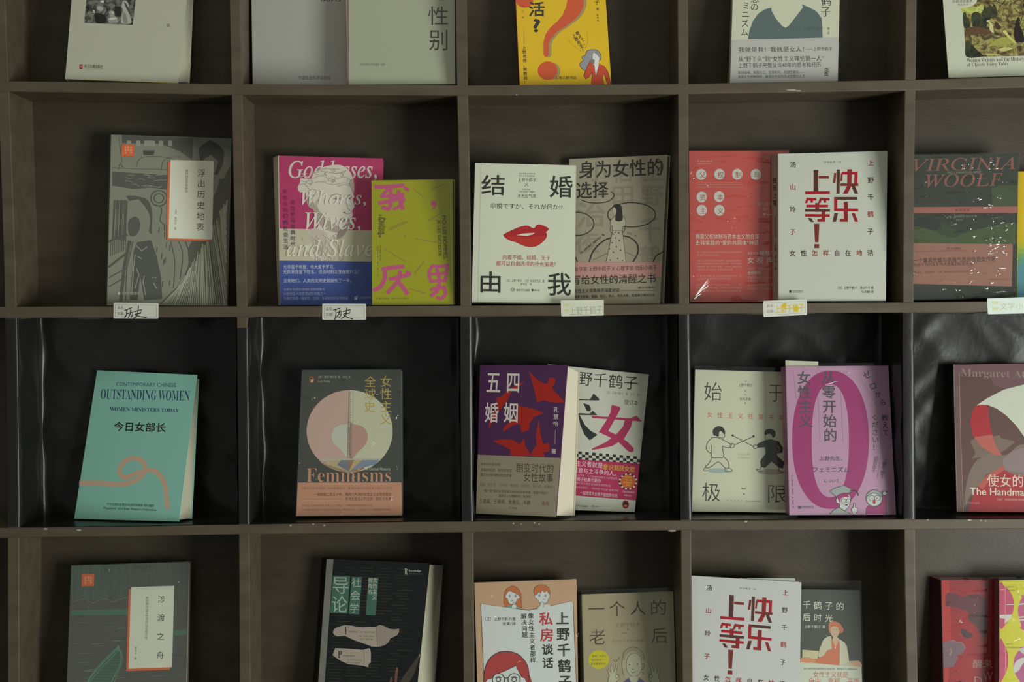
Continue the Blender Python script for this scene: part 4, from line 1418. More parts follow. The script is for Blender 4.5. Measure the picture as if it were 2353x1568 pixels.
def book_heart_circle():
    b = Book('book', 'dark book with a split heart in a pale circle and a pink lower band', (695, 851), (921.5, 849.5), (924, 1186.5), (681, 1187.5), 2, '#3c3e37', d=0.034, lean=0.034, t=0.018, k=1.75, uy=0.004, sr=((926, 850), (926.5, 1190)), rough=.35)
    b.crop(640, 820, 3.733)
    b.E(610, 640, 369, 353, '#a58a80', 60, 90, 270)
    b.E(610, 640, 369, 353, '#a5a48c', 60, -90, 90)
    for p, c in (([(540, 986), (610, 990), (605, 870), (360, 910), (430, 950)], '#86705a'), ([(605, 985), (605, 872), (450, 890), (380, 915)], '#9a8d6c'), ([(605, 985), (605, 872), (540, 885), (500, 930)], '#62666e'), ([(605, 990), (605, 872), (680, 880), (740, 960), (680, 985)], '#8a5f45'),
                 ([(605, 985), (650, 880), (760, 890), (770, 940)], '#9c8a62'), ([(605, 985), (720, 888), (870, 880), (830, 925)], '#6b7584'), ([(350, 875), (870, 872), (860, 886), (362, 890)], '#9a968a')):
        b.P(p, c)
    b.P([(612, 588), (570, 582), (520, 588), (478, 620), (456, 680), (470, 740), (530, 795), (612, 872)], '#a3a395', True)
    b.P([(612, 588), (650, 582), (712, 595), (755, 640), (766, 700), (742, 760), (690, 812), (612, 872)], '#9c7b70', True)
    zz = [(612 + (9 if i % 2 else -9) + 4 * math.sin(i), 300 + i * 9.5) for i in range(61)]
    b.L(zz, 4, '#4a4038')
    b.L([(606, 300), (600, 580), (592, 870)], 5, '#6a5a4c')
    b.L([(640, 290), (636, 870)], 3, '#8a8270')
    for i in range(26):
        b.L([(590, 560 + i * 12), (628, 570 + i * 12)], 3, '#5a4c42')
        b.same()
    b.E(284, 197, 20, 28, '#a05a24')
    b.E(283, 199, 11, 21, '#1d1d1a')
    b.E(285, 206, 7, 14, '#b5b3a6')
    b.E(281, 184, 6, 6, '#1d1d1a')
    b.T('［英］露西·德拉普 著　朱云 译', 480, 173, 280, 20, '#8d8d80')
    b.T('Lucy Delap', 390, 213, 105, 24, '#8d8d80')
    b.S('女性主义', 923, 212, 920, 535, 100, '#9c8646')
    b.S('全球史', 788, 215, 783, 428, 98, '#9c8646')
    b.T('A Global History', 855, 967, 214, 32, '#a3a396')
    b.T(serif('Feminisms'), 603, 1016, 725, 118, '#ab7860', b=-.012)
    b.band([(162, 1080), (1054, 1078), (1061, 1360), (150, 1367)], '#a2755e')
    d = '#3c2a22'
    b.T('《女性主义全球史》2020年度图书　普通读者认识女性主义的入门之书', 588, 1128, 770, 20, '#6a4a3a')
    b.T('一部跨越二百五十年，横跨六大洲的女性主义全球发展史', 637, 1182, 665, 30, d)
    b.T('有关女性主义的过去、现在与未来！', 774, 1219, 404, 29, d)
    b.L([(205, 1222), (545, 1222)], 2, d)
    b.T('女性主义者如何将“女性主义”变成一个跨国界的思想和行动', 503, 1278, 602, 20, '#6a4a3a')
    b.T('本书揭示被遗忘的不同地方的女性主义思想与行动，让女性主义之声跨越时代的隔阂', 584, 1315, 762, 20, '#6a4a3a')
    b.wrap(WRAP)


def book_red_birds():
    b = Book('book', 'purple book with red paper birds and tall white characters, leaning out', (1104.3, 840.2), (1303.7, 839.6), (1277, 1188.5), (1089, 1181), 2, '#3f2142', dl=0.036, dr=0.010, lean=0.018, t=0.020, k=1.6, sr=((1332.5, 852.5), (1321, 1190.7)), pages=CREAM, back='#a59d86')
    b.crop(1070, 810, 3.646)
    r = '#8b1f16'
    for p in ([(525, 150), (560, 190), (610, 235), (655, 262), (685, 262), (700, 208), (752, 222), (745, 268), (722, 300), (820, 405), (825, 420), (740, 422), (640, 402), (600, 422), (575, 320), (548, 220)],
              [(495, 240), (440, 300), (385, 330), (350, 400), (290, 480), (230, 570), (200, 640), (192, 610), (230, 500), (265, 440), (255, 380), (300, 370), (380, 300)],
              [(440, 445), (480, 458), (560, 470), (655, 512), (575, 540), (540, 590), (530, 650), (470, 672), (455, 600), (400, 610), (310, 670), (320, 630), (380, 570), (425, 530)],
              [(225, 745), (300, 728), (400, 735), (450, 772), (490, 722), (500, 790), (548, 862), (460, 872), (370, 866), (380, 820), (300, 775)],
              [(612, 565), (628, 690), (650, 770), (702, 758), (700, 830), (652, 840), (662, 880), (545, 868), (560, 822), (592, 780), (588, 690)]):
        b.P(p, r)
    w = '#b5aca4'
    for t, x, y, ww, h in (('五', 233, 255, 116, 160), ('四', 398, 258, 104, 162), ('婚', 218, 505, 116, 168), ('姻', 378, 505, 118, 168)):
        b.T(t, x, y, ww, h, w, b=.012)
    b.S('孔慧怡', 757, 482, 755, 598, 44, w)
    b.L([(752, 652), (748, 770)], 2, w)
    b.S('著', 738, 830, 0, 0, 42, w)
    b.band([(93, 858), (800, 886), (757, 1380), (68, 1352)], '#79725f')
    d = '#3a342b'
    b.T('全新的女性视角', 207, 938, 166, 24, d)
    b.T('有据的叙述，翔实的考证', 258, 988, 262, 26, d)
    b.T('重写五四时期的婚恋故事', 254, 1030, 264, 26, d)
    b.T('剧变时代的', 580, 970, 312, 76, d)
    b.T('女性故事', 610, 1050, 246, 74, d)
    b.T('安妮，郭仁华，江冬秀，傅黛丝，余若珍，韵小姐，林徽因', 420, 1117, 610, 28, '#5e5748')
    b.T('“新”“旧”两代女性有着怎样的纠结和失落，抗拒与挣扎？', 420, 1170, 540, 26, d)
    b.T('重新定义与理解现代，新女性', 411, 1206, 265, 24, d)
    b.T('王德威，王晓明，张曼仪，林峥', 328, 1254, 430, 40, d)
    b.T('推荐', 670, 1268, 62, 34, '#6a3a36')
    b.T('贝贝特', 397, 1306, 72, 20, d)
    b.flush()


def book_magenta_char():
    b = Book('book', 'white book with a huge magenta character above a checkered strip', (1259, 837.4), (1491, 860.7), (1457.3, 1189.9), (1226, 1170), 2, '#a0a194', d=0.058, lean=0.012, t=0.012, k=1.7, uy=0, back='#8a2a48', spine='#8a2a48')
    b.crop(1070, 810, 3.646)
    b.T('上野千鹤子', 1130, 232, 632, 118, DK)
    b.T('［日］上野千鹤子　著　王兰　译', 1318, 347, 276, 24, '#55554c')
    b.T('增订本', 1388, 421, 120, 44, DK)
    for p in ([(760, 380), (1040, 397), (1072, 345), (1122, 393), (1115, 404), (760, 398)], [(985, 425), (1036, 442), (1050, 470), (1046, 495), (1015, 492), (1000, 460)], [(860, 505), (1040, 514), (1066, 490), (1104, 528), (860, 524)], [(940, 500), (965, 545), (1000, 610), (1050, 660), (1105, 690), (1040, 738), (995, 690), (960, 610)],
              [(830, 390), (860, 390), (850, 600), (790, 720), (770, 715), (825, 600)]):
        b.P(p, '#262824')
    m = '#8e2a4a'
    b.P([(1055, 533), (1380, 552), (1432, 530), (1476, 580), (1060, 550)], m)
    b.P([(1225, 440), (1285, 455), (1298, 472), (1262, 540), (1195, 660), (1260, 690), (1350, 745), (1405, 800), (1408, 828), (1390, 840), (1362, 830), (1280, 752), (1200, 708), (1115, 670), (1180, 570), (1215, 500)], m)
    b.P([(1335, 560), (1402, 562), (1385, 625), (1330, 720), (1230, 785), (1130, 808), (1055, 818), (1060, 808), (1180, 750), (1270, 680), (1320, 620)], m)
    # checkered strip
    for r_ in range(3):
        for c in range(-9, 19):
            if (r_ + c) % 2 == 0:
                x0, y0 = 945 + 28.8 * c, 830 + 24 * r_ + 2.55 * c
                b.P([(x0, y0), (min(x0 + 28.8, 1471), y0 + 2.55), (min(x0 + 28.8, 1471) - 1, y0 + 26.5), (x0 - 1, y0 + 24)], '#1e201c')
                b.same()
    b.z -= 6e-6
    b.band([(660, 877), (1470, 935), (1440, 1243), (640, 1178)], '#8a2644')
    w = '#b9a8aa'
    b.T('女性主义者就是', 990, 935, 318, 48, w)
    b.T('意识到厌女症', 1285, 970, 268, 48, '#ab8a24', b=.012)
    b.T('愿意与之斗争的人。', 1080, 1000, 360, 44, w)
    b.T('影响几代学者，千万读者的女性主义启蒙经典', 1075, 1042, 392, 20, '#a8848c')
    b.T('上野千鹤子经典代表作', 990, 1066, 285, 34, w)
    b.T('“我们无法想象没有厌女症的社会。”', 1080, 1107, 325, 20, '#a8848c')
    b.T('本书告诉我们，一起改变“厌女症”就诞生在', 1090, 1143, 385, 18, '#a8848c')
    b.T('一起改变厌女而不自知的社会。', 1120, 1190, 322, 32, w)
    for k in range(24):
        a = k * math.pi / 12
        b.E(1361 + 70 * math.cos(a), 1083 + 62 * math.sin(a), 9, 8, '#b5b0a2' if k % 2 else '#1e201c', 8)
        b.same()
    b.z -= 6e-6
    b.E(1361, 1083, 64, 57, '#a3502a')
    for y, t, ww in ((1045, '全新译本', 70), (1070, '“增订版', 66), (1092, '新增两章”', 80), (1114, '作者', 36)):
        b.T(t, 1362, y, ww, 16, '#b89a3c')
    b.T('上海人民出版社', 1360, 1170, 108, 16, w)
    b.T('读客文化', 1358, 1200, 66, 12, w)
    b.flush()
    b.target, b.tname = b.front, 'cover_print'
    b.T('上海人民出版社', 975, 1288, 105, 16, '#5a5a50')
    b.T('读客文化', 1083, 1292, 60, 14, '#5a5a50')
    b.E(1340, 1275, 27, 34, '#6e2420')
    b.E(1340, 1270, 17, 18, '#1d1b18')
    b.E(1340, 1286, 13, 9, '#a8622e')
    b.P([(640, 1318), (1415, 1372), (1413, 1386), (640, 1334)], '#8a2644')
    b.flush()


def book_fencers():
    b = Book('book', 'cream book with two small figures crossing sticks, in a clear sleeve', (1598.8, 849.8), (1836, 856), (1832, 1181), (1591.4, 1176), 2, '#a8a893', d=0.046, lean=0.028, t=0.013, k=1.85, uy=0)
    b.crop(1570, 810, 3.646)
    th = -.008
    for t, x, y, w, h in (('始', 250, 328, 146, 155), ('于', 778, 345, 122, 142), ('极', 235, 1172, 152, 155), ('限', 788, 1188, 152, 145)):
        b.T(t, x, y, w, h, DK, b=th)
    b.T('［日］', 524, 242, 20, 12, DK)
    b.T('上野千鹤子', 522, 275, 120, 28, DK)
    b.L([(508, 312), (532, 334)], 2, DK)
    b.L([(532, 312), (508, 334)], 2, DK)
    b.T('［日］', 520, 356, 18, 12, DK)
    b.T('铃木凉美', 520, 391, 95, 28, DK)
    b.S('著', 520, 426, 0, 0, 14, DK)
    b.S('女性主义往复书简', 222, 523, 823, 547, 46, '#9c5048')
    b.E(290, 992, 88, 20, '#84918a')
    b.E(735, 1003, 110, 24, '#8f857a')
    hair = [(252, 690), (250, 650), (285, 621), (325, 626), (348, 655), (346, 690), (318, 662), (300, 672), (296, 705), (270, 700)]
    b.P(hair, DK, True)
    b.L([(345, 690), (348, 705), (330, 718), (300, 712)], 4, DK, True)
    b.L([(240, 715), (205, 755), (192, 805), (212, 835), (235, 850), (228, 870)], 5, DK, True)
    b.L([(240, 715), (290, 716), (335, 735), (395, 768), (410, 775)], 5, DK, True)
    b.L([(235, 780), (240, 875), (290, 882), (338, 875), (328, 790), (360, 800), (400, 796)], 5, DK, True)
    b.L([(242, 880), (215, 930), (185, 962), (205, 970), (240, 955), (295, 920), (350, 968), (380, 968), (378, 920), (345, 880)], 5, DK, True)
    b.L([(185, 962), (170, 985), (180, 995), (200, 990)], 4, DK, True)
    b.L([(352, 968), (355, 1000), (405, 998), (408, 985), (380, 968)], 4, DK, True)
    b.O(412, 782, 18, 18, 4, DK)
    b.L([(428, 776), (588, 706)], 5, DK)
    b.E(589, 704, 9, 10, DK)
    bd = [(690, 735), (735, 728), (800, 745), (835, 800), (830, 840), (780, 850), (800, 880), (845, 920), (835, 975), (800, 965), (740, 915), (685, 968), (650, 962), (645, 910), (690, 850), (685, 795), (622, 800), (618, 768)]
    b.P(bd, '#33342f')
    b.L([(790, 780), (810, 815), (790, 840)], 3, '#a8a893')
    b.L([(695, 780), (690, 850)], 3, '#5a5b52')
    b.P([(690, 690), (735, 685), (738, 720), (700, 730), (686, 712)], '#a8a893', True)
    b.L([(690, 690), (686, 715), (700, 730)], 3, DK, True)
    b.P([(680, 682), (690, 652), (730, 641), (768, 660), (772, 698), (752, 715), (735, 690), (708, 684), (692, 695)], DK, True)
    b.O(604, 792, 18, 16, 4, DK)
    b.L([(415, 698), (592, 792)], 5, DK)
    b.E(414, 697, 9, 9, DK)
    b.L([(648, 962), (640, 985), (612, 978), (625, 995), (660, 1000)], 4, DK, True)
    b.L([(800, 965), (810, 1000), (850, 1010)], 4, DK, True)
    b.T('おうふくしょかん', 510, 855, 100, 18, '#9a9a88')
    b.T('げんかいから', 510, 885, 100, 18, '#9a9a88')
    b.T('曹逸冰', 508, 1143, 40, 14, DK)
    b.S('译', 508, 1188, 0, 0, 16, DK)
    b.S('新星出版社', 372, 1243, 492, 1245, 11, '#6a6a5c')
    b.T('NEW STAR PRESS', 582, 1248, 125, 9, '#6a6a5c')
    b.wrap(SLEEVE, .002, 'clear_sleeve', top=.004)


def book_pink_zero():
    b = Book('book', 'pink book with a giant magenta zero and two cartoon teachers, in a clear sleeve', (1806.4, 842.4), (2045.9, 840.7), (2059.6, 1183.6), (1815, 1184.4), 2, '#a9819a', d=0.016, lean=0.03, t=0.016, k=1.4, sl=((1795.5, 844.5), (1806, 1180)), spine='#8d6077', uy=0.012, rough=.35)
    b.crop(1570, 810, 3.646)
    m = '#8f2a62'

    def sup(cx, cy, rx, ry, e=2.5, n=64):
        out = []
        for i in range(n):
            a = 2 * math.pi * i / n
            c, s_ = math.cos(a), math.sin(a)
            out.append((cx + rx * math.copysign(abs(c) ** (2 / e), c), cy + ry * math.copysign(abs(s_) ** (2 / e), s_)))
        return out
    o, i_ = sup(1234, 733, 322, 580, 2.2), sup(1232, 742, 156, 472, 2.4)
    q1, q2 = [b.lp(*p) for p in o], [b.lp(*p) for p in i_]
    b.add(q1 + q2, [(k, (k + 1) % 64, 64 + (k + 1) % 64, 64 + k) for k in range(64)], m)
    g = '#4c434a'
    b.S('从零开始的', 1216, 212, 1232, 695, 112, g, b=.02)
    b.S('女性主义', 1012, 212, 1027, 575, 112, g, b=.02)
    for x, y0, y1 in ((922, 165, 420), (1118, 170, 745), (1310, 150, 745)):
        b.L([(x + 14 * k / 20 + 3 * math.sin(k * 1.6), y0 + (y1 - y0) * k / 40) for k in range(41)], 2, '#6a5a66')
    for ch, x, y, r_ in (('ゼ', 1537, 188, 22), ('ロ', 1590, 283, 22), ('か', 1630, 352, 18), ('ら', 1674, 420, 10)):
        b.S(ch, x, y, 0, 0, 66 if ch in 'ゼロ' else 54, g, b=.015, rot=r_)
    b.L([(1478, 215), (1550, 330), (1635, 468)], 2, '#7a6474')
    b.S('教えて', 1688, 548, 1696, 672, 56, g, b=.012)
    b.S('ください！', 1604, 545, 1612, 795, 54, g, b=.012)
    b.L([(1648, 560), (1655, 815)], 2, '#7a6474')
    b.T('上野先生、', 1236, 890, 192, 36, g, b=.01)
    b.T('フェミニズム', 1240, 982, 304, 44, g, b=.015)
    b.T('について', 1243, 1078, 126, 26, g, b=.01)
    b.S('上野千鶴子', 1690, 905, 1665, 1040, 36, g)
    b.S('田房永子', 1616, 890, 1596, 990, 36, g)
    b.L([(1650, 890), (1625, 1050)], 2, '#7a6474')
    b.S('［日］上野千鹤子 田房永子 著 吕灵芝 译', 911, 1022, 921, 1300, 13, g)
    b.P([(963, 1290), (985, 1290), (985, 1312), (963, 1312)], g)
    b.T('北京联合出版公司', 1036, 1294, 110, 12, g)
    b.T('Beijing United Publishing', 1036, 1306, 110, 8, g)
    w, gr = '#b5b3b2', '#8d9190'
    ln = '#33302f'
    b.P([(1228, 1355), (1262, 1320), (1305, 1300), (1350, 1328), (1385, 1320), (1402, 1355)], gr)
    b.P([(1290, 1210), (1300, 1190), (1340, 1185), (1395, 1200), (1402, 1240), (1392, 1285), (1360, 1322), (1340, 1325), (1312, 1300), (1308, 1270), (1285, 1262), (1280, 1235)], w, True)
    b.L([(1290, 1210), (1280, 1235), (1285, 1262), (1308, 1270), (1312, 1300), (1340, 1325), (1362, 1320), (1392, 1285), (1402, 1240), (1395, 1200)], 4, ln, True)
    b.P([(1285, 1210), (1290, 1190), (1370, 1180), (1392, 1215), (1350, 1212), (1322, 1225), (1308, 1262), (1300, 1240)], m)
    cap = [(1225, 1165), (1270, 1138), (1345, 1115), (1392, 1138), (1430, 1157), (1380, 1180), (1340, 1180), (1300, 1195), (1282, 1210), (1250, 1185)]
    b.P(cap, gr)
    b.L(cap, 4, ln, closed=True)
    b.L([(1400, 1155), (1445, 1162), (1462, 1185), (1465, 1200)], 9, ln, True)
    b.O(1342, 1246, 20, 18, 4, ln)
    b.O(1383, 1246, 17, 18, 4, ln)
    b.E(1344, 1246, 4, 5, ln, 10)
    b.E(1383, 1246, 4, 5, ln, 10)
    b.E(1366, 1280, 12, 6, ln, 12)
    b.L([(1228, 1355), (1262, 1320), (1305, 1300), (1350, 1328), (1402, 1355)], 4, ln)
    hd = [(1412, 1335), (1410, 1310), (1424, 1298), (1428, 1266), (1438, 1266), (1440, 1298), (1456, 1305), (1456, 1335), (1440, 1355), (1420, 1352)]
    b.P(hd, w, True)
    b.L(hd, 4, ln, True, True)
    by = [(1532, 1357), (1534, 1310), (1552, 1285), (1600, 1300), (1650, 1282), (1668, 1240), (1672, 1200), (1700, 1198), (1706, 1357)]
    b.P(by, m)
    b.L(by, 4, ln)
    b.E(1600, 1222, 68, 68, gr)
    b.E(1600, 1234, 58, 52, w)
    b.O(1600, 1222, 69, 69, 4, ln)
    b.L([(1540, 1205), (1600, 1180), (1660, 1208)], 4, ln, True)
    b.O(1578, 1222, 24, 22, 4, ln)
    b.O(1626, 1222, 24, 22, 4, ln)
    b.E(1582, 1224, 4, 6, ln, 10)
    b.E(1622, 1224, 4, 6, ln, 10)
    b.E(1599, 1255, 12, 18, '#8c2a3a', 16)
    b.E(1687, 1182, 17, 16, w, 16)
    b.O(1687, 1182, 18, 17, 4, ln)
    for a in (-60, -30, 0, 30, 55):
        s_, c = math.sin(math.radians(a)), math.cos(math.radians(a))
        b.L([(1687 + 16 * s_, 1182 - 14 * c), (1687 + 34 * s_, 1182 - 26 * c)], 5, ln)
    b.flush()
    fo = [((985, 100), (1045, 165)), ((1060, 200), (1120, 250)), ((1120, 250), (1190, 270)), ((1190, 270), (1290, 240)), ((1105, 105), (1150, 160)), ((1325, 134), (1470, 136)), ((1330, 175), (1400, 170))]
    b.wrap(SLEEVE, .0014, 'clear_sleeve', top=.003, folds=fo, slope=14)
    # card tucked behind the front cover, sticking out at the top
    q = [(1805.9, 850), (1881, 850), (1881.3, 830.8), (1805.9, 828.4)]
    f = [b.Mi @ b.hit(*p) for p in q]
    d0 = Vector((0, .0022, 0))
    hexa('bookmark_card', [p + d0 for p in f], [p + d0 + Vector((0, .0004, 0)) for p in f], plain('#a5a692', 1.6, .6), b.root)


def book_bonnet():
    b = Book('book', 'brown book with a white bonnet and red cloak, English title in white below', (2191.2, 838.3), (2448, 840), (2452, 1181), (2199.4, 1176.2), 2, '#553a36', d=0.034, lean=0.032, t=0.020, k=1.6, sl=((2176.7, 841.5), (2190, 1176)), spine='#1c1214', uy=0, rough=.35)
    b.crop(2093, 810, 3.646)
    b.P([(362, 104), (400, 104), (432, 1337), (390, 1335)], '#5f4845')
    b.L([(404, 104), (418, 700), (440, 1336)], 5, '#86736a', True)
    b.L([(360, 104), (372, 700), (390, 1335)], 4, '#8a7a64', True)
    b.P([(410, 106), (1290, 112), (1285, 240), (760, 300), (640, 190), (430, 180)], '#63454a', True)
    b.T(serif('Margaret Atwood'), 800, 186, 772, 84, '#7d6e66', b=-.01)
    b.P([(550, 445), (640, 385), (780, 312), (948, 270), (1100, 275), (1230, 500), (1120, 800), (948, 706), (880, 612), (800, 530), (720, 472), (640, 440)], '#b2b4a6')
    b.P([(500, 750), (560, 715), (650, 712), (740, 695), (760, 720), (860, 745), (850, 770), (740, 850), (640, 870), (520, 890), (500, 900), (540, 840)], '#6d5a50', True)
    b.P([(490, 1010), (560, 900), (680, 850), (800, 860), (948, 770), (1200, 900), (1200, 1060), (700, 1010), (600, 1080), (500, 1200), (450, 1300), (452, 1180)], '#6f5f55', True)
    b.P([(790, 880), (948, 800), (1200, 850), (1200, 1010), (860, 1000), (780, 960)], '#7b6a6a', True)
    b.P([(550, 445), (512, 500), (497, 590), (515, 690), (590, 790), (700, 860), (762, 862), (715, 790), (680, 680), (655, 560), (648, 452), (600, 438)], '#98222b')
    b.P([(530, 712), (680, 690), (715, 790), (762, 862), (700, 860), (590, 790)], '#a3544a')
    b.P([(485, 1337), (520, 1200), (560, 1120), (640, 1030), (780, 945), (785, 990), (850, 1020), (948, 1040), (1290, 1050), (1290, 1346)], '#92202a')
    b.P([(560, 1120), (640, 1030), (780, 945), (785, 985), (680, 1050), (600, 1150)], '#a24c44')
    w = '#bdb7a8'
    b.T('使女的故事', 895, 1078, 512, 104, w)
    b.T("The Handmaid's Tale", 866, 1170, 742, 66, w, b=.01)
    b.T('［加］玛格丽特·阿特伍德 著', 880, 1236, 315, 20, '#b08a80')
    b.T('上海译文出版社', 517, 1262, 120, 16, '#9c8a80')
    b.wrap(SLEEVE, name='clear_sleeve')


# ---------------------------------------------------------------- lowest row


def book_boat():
    b = Book('book', 'dark book with green line engraving of hills and a boat, white title card, shrink wrapped', (165, 1300), (433.7, 1292), (425, 1686), (150.5, 1692), 3, '#44443f', d=0.030, lean=0.036, t=0.016, k=2.1, uy=0, rough=.35)
    b.crop(120, 1268, 5.228)
    g = '#40584a'
    rr = random.Random(9)
    for k in range(60):
        x = 250 + 23 * k
        yb = 585 - 40 * abs(math.sin(x / 160.0)) + rr.uniform(-10, 10)
        if 905 < x < 1470:
            yb = 418
        b.L([(x, 170 - (x - 250) * .03), (x - 8, yb)], rr.choice((6, 9, 11)), g if x < 900 else '#47524a')
        b.same()
    b.L([(235, 615), (300, 590), (380, 572), (440, 600), (490, 620), (560, 590), (640, 570), (720, 605), (800, 580), (860, 560), (905, 562)], 5, '#5a6a54', True)
    b.P([(225, 708), (920, 690), (920, 762), (225, 772)], g)
    b.P([(1470, 945), (1615, 935), (1612, 1000), (1470, 1010)], g)
    b.L([(430, 655), (445, 690), (440, 700)], 10, g)
    for k in range(46):
        x, y = rr.uniform(230, 800), rr.uniform(790, 2200)
        b.L([(x, y), (x + rr.uniform(50, 190), y - rr.uniform(0, 8))], rr.choice((4, 6, 9)), rr.choice((g, '#55624f', '#5a5a4c')))
        b.same()
    for k in range(20):
        x, y = rr.uniform(900, 1500), rr.uniform(1450, 2200)
        b.L([(x, y), (min(x + rr.uniform(50, 190), 1600), y - 6)], 5, rr.choice((g, '#55624f')))
        b.same()
    b.P([(790, 1130), (770, 1180), (600, 1330), (430, 1530), (330, 1760), (600, 1760), (740, 1500), (820, 1340), (830, 1210)], '#3c4c40')
    for o in (0, 22, 60):
        b.L([(785 - o * .2, 1150 + o), (700, 1230 + o), (580, 1350 + o), (460, 1500 + o), (360, 1680 + o)], 11, '#4c6a56', True)
    b.L([(800, 1140), (825, 1230), (820, 1350), (740, 1510), (640, 1720)], 13, '#4c6a56', True)
    b.L([(835, 1200), (845, 1320), (780, 1480), (690, 1700)], 8, '#4c6a56', True)
    for k in range(9):
        y = 1290 + 34 * k
        b.L([(650 - 20 * k, y), (810 - 14 * k, y + 6)], 9, g)
    b.L([(790, 1130), (795, 1200)], 12, '#53705c')
    series_card(b, [(945, 428), (1466, 412), (1441, 1390), (918, 1408)], [(920, 455), (960, 450), (940, 1395), (1416, 1390), (1412, 1420), (888, 1438)], [(355, 274), (508, 270), (503, 415), (351, 419)], ('文学与', '当代史', '丛 书'))
    b.S('涉渡之舟', 1315, 572, 1297, 1245, 92, DK)
    b.S('新时期中国女性写作与女性文化', 1143, 556, 1131, 1035, 36, '#4a4a44')
    b.S('戴锦华 著', 1005, 1160, 1000, 1285, 28, '#5a5a54')
    b.wrap(WRAP)


def book_sociology():
    b = Book('book', 'black book with green title panels and two torn paper scraps, cream pages showing', (751, 1284.5), (986.9, 1294.8), (948, 1672), (725, 1663), 3, '#191a1c', dl=0.045, dr=0.018, lean=0.022, t=0.034, k=1.5, sr=((1021.3, 1296.7), (996, 1676)), sl=((741, 1283), (714, 1661)), pages=PAGE, spine='#131416', rough=.3)
    b.crop(700, 1268, 5.228)
    rr = random.Random(5)
    for k in range(46):
        y = 190 + 36 * k
        x = 380 - .125 * (y - 190) + rr.uniform(0, 60)
        x1 = 1430 - .1 * (y - 190) - rr.uniform(0, 160)
        n = 4
        for j in range(n):
            a = x + (x1 - x) * (j + rr.uniform(0, .2)) / n
            c = x + (x1 - x) * (j + rr.uniform(.6, .95)) / n
            b.L([(a, y + .03 * (a - x)), (c, y + .03 * (c - x))], 9, rr.choice(('#2b2b27', '#313027', '#262624')))
            b.same()
    b.P([(342, 288), (548, 293), (515, 746), (306, 738)], '#3f6253')
    b.P([(566, 304), (690, 305), (655, 757), (530, 750)], '#3f6253')
    b.P([(768, 312), (886, 315), (855, 769), (733, 764)], '#3f6253')
    w = '#98a596'
    b.T('导', 433, 408, 190, 200, w)
    b.T('论', 420, 630, 190, 200, w)
    b.S('社会学', 622, 372, 598, 680, 118, w)
    b.S('女性主义', 850, 345, 838, 552, 60, '#a3a392', b=.015)
    b.S('视角的', 790, 345, 783, 485, 56, '#a3a392', b=.015)
    b.T(serif('R'), 1220, 240, 36, 72, w)
    b.T('Routledge', 1325, 234, 146, 32, w, b=.015)
    b.T('Taylor & Francis Group', 1335, 270, 152, 12, w)
    p1 = [(338, 970), (358, 932), (400, 905), (480, 885), (560, 890), (640, 905), (700, 912), (780, 905), (850, 908), (905, 880), (960, 898), (1020, 930), (1080, 936), (1135, 926), (1135, 965), (1112, 1005), (1030, 1045), (1010, 1090), (960, 1128), (880, 1146), (810, 1142), (700, 1102), (600, 1068), (480, 1012), (400, 1020), (360, 1005)]
    b.P(p1, '#9b9184')
    b.P([(860, 905), (905, 880), (960, 898), (1020, 930), (1080, 936), (1135, 926), (1135, 965), (1112, 1005), (1030, 1045), (1010, 1090), (960, 1128), (875, 1146)], '#8d8377')
    b.L([(862, 905), (868, 1030), (872, 1142)], 4, '#5a5248')
    p2 = [(335, 1245), (352, 1200), (370, 1160), (500, 1166), (700, 1182), (775, 1160), (788, 1170), (797, 1220), (795, 1335), (770, 1348), (765, 1392), (700, 1372), (520, 1352), (430, 1312)]
    b.P(p2, '#9b9184')
    b.L([(712, 1185), (714, 1360)], 4, '#5a5248')
    b.T(serif('F'), 503, 950, 44, 96, DK, b=-.01)
    b.T(serif('eminist'), 584, 963, 106, 20, '#4a443c')
    for y, t, x, ww in ((970, '［英］帕梅拉·阿博特', 758, 180), (1018, '［英］克莱尔·华莱士', 748, 190), (1055, '［英］泰勒 著', 742, 150)):
        b.T(t, x, y, ww, 18, '#5a5248')
    b.T(serif('P'), 424, 1236, 50, 84, DK, b=-.01)
    b.T(serif('erspectives'), 535, 1253, 156, 22, '#4a443c')
    b.T('郑丹丹等 译 风笑天 审校', 598, 1305, 175, 16, '#5a5248')
    b.T('重庆大学出版社', 590, 1335, 168, 14, '#5a5248')
    b.P([(1380, 1232), (1402, 1285), (1310, 1480), (1230, 1620), (1100, 1640), (1200, 1480)], '#3f3b33')
    b.P([(1372, 1240), (1385, 1228), (1396, 1255), (1380, 1268)], '#a08a7a')
    b.P([(1085, 1470), (1105, 1385), (1125, 1400), (1110, 1560), (1080, 1640)], '#6b4a40')
    b.P([(1020, 1560), (1035, 1505), (1055, 1530), (1050, 1640), (1015, 1640)], '#5a4038')
    b.flush()
    b.band([(266, 88), (346, 92), (203, 2080), (118, 2078)], '#6f6f68', 'silver_spine_tape')


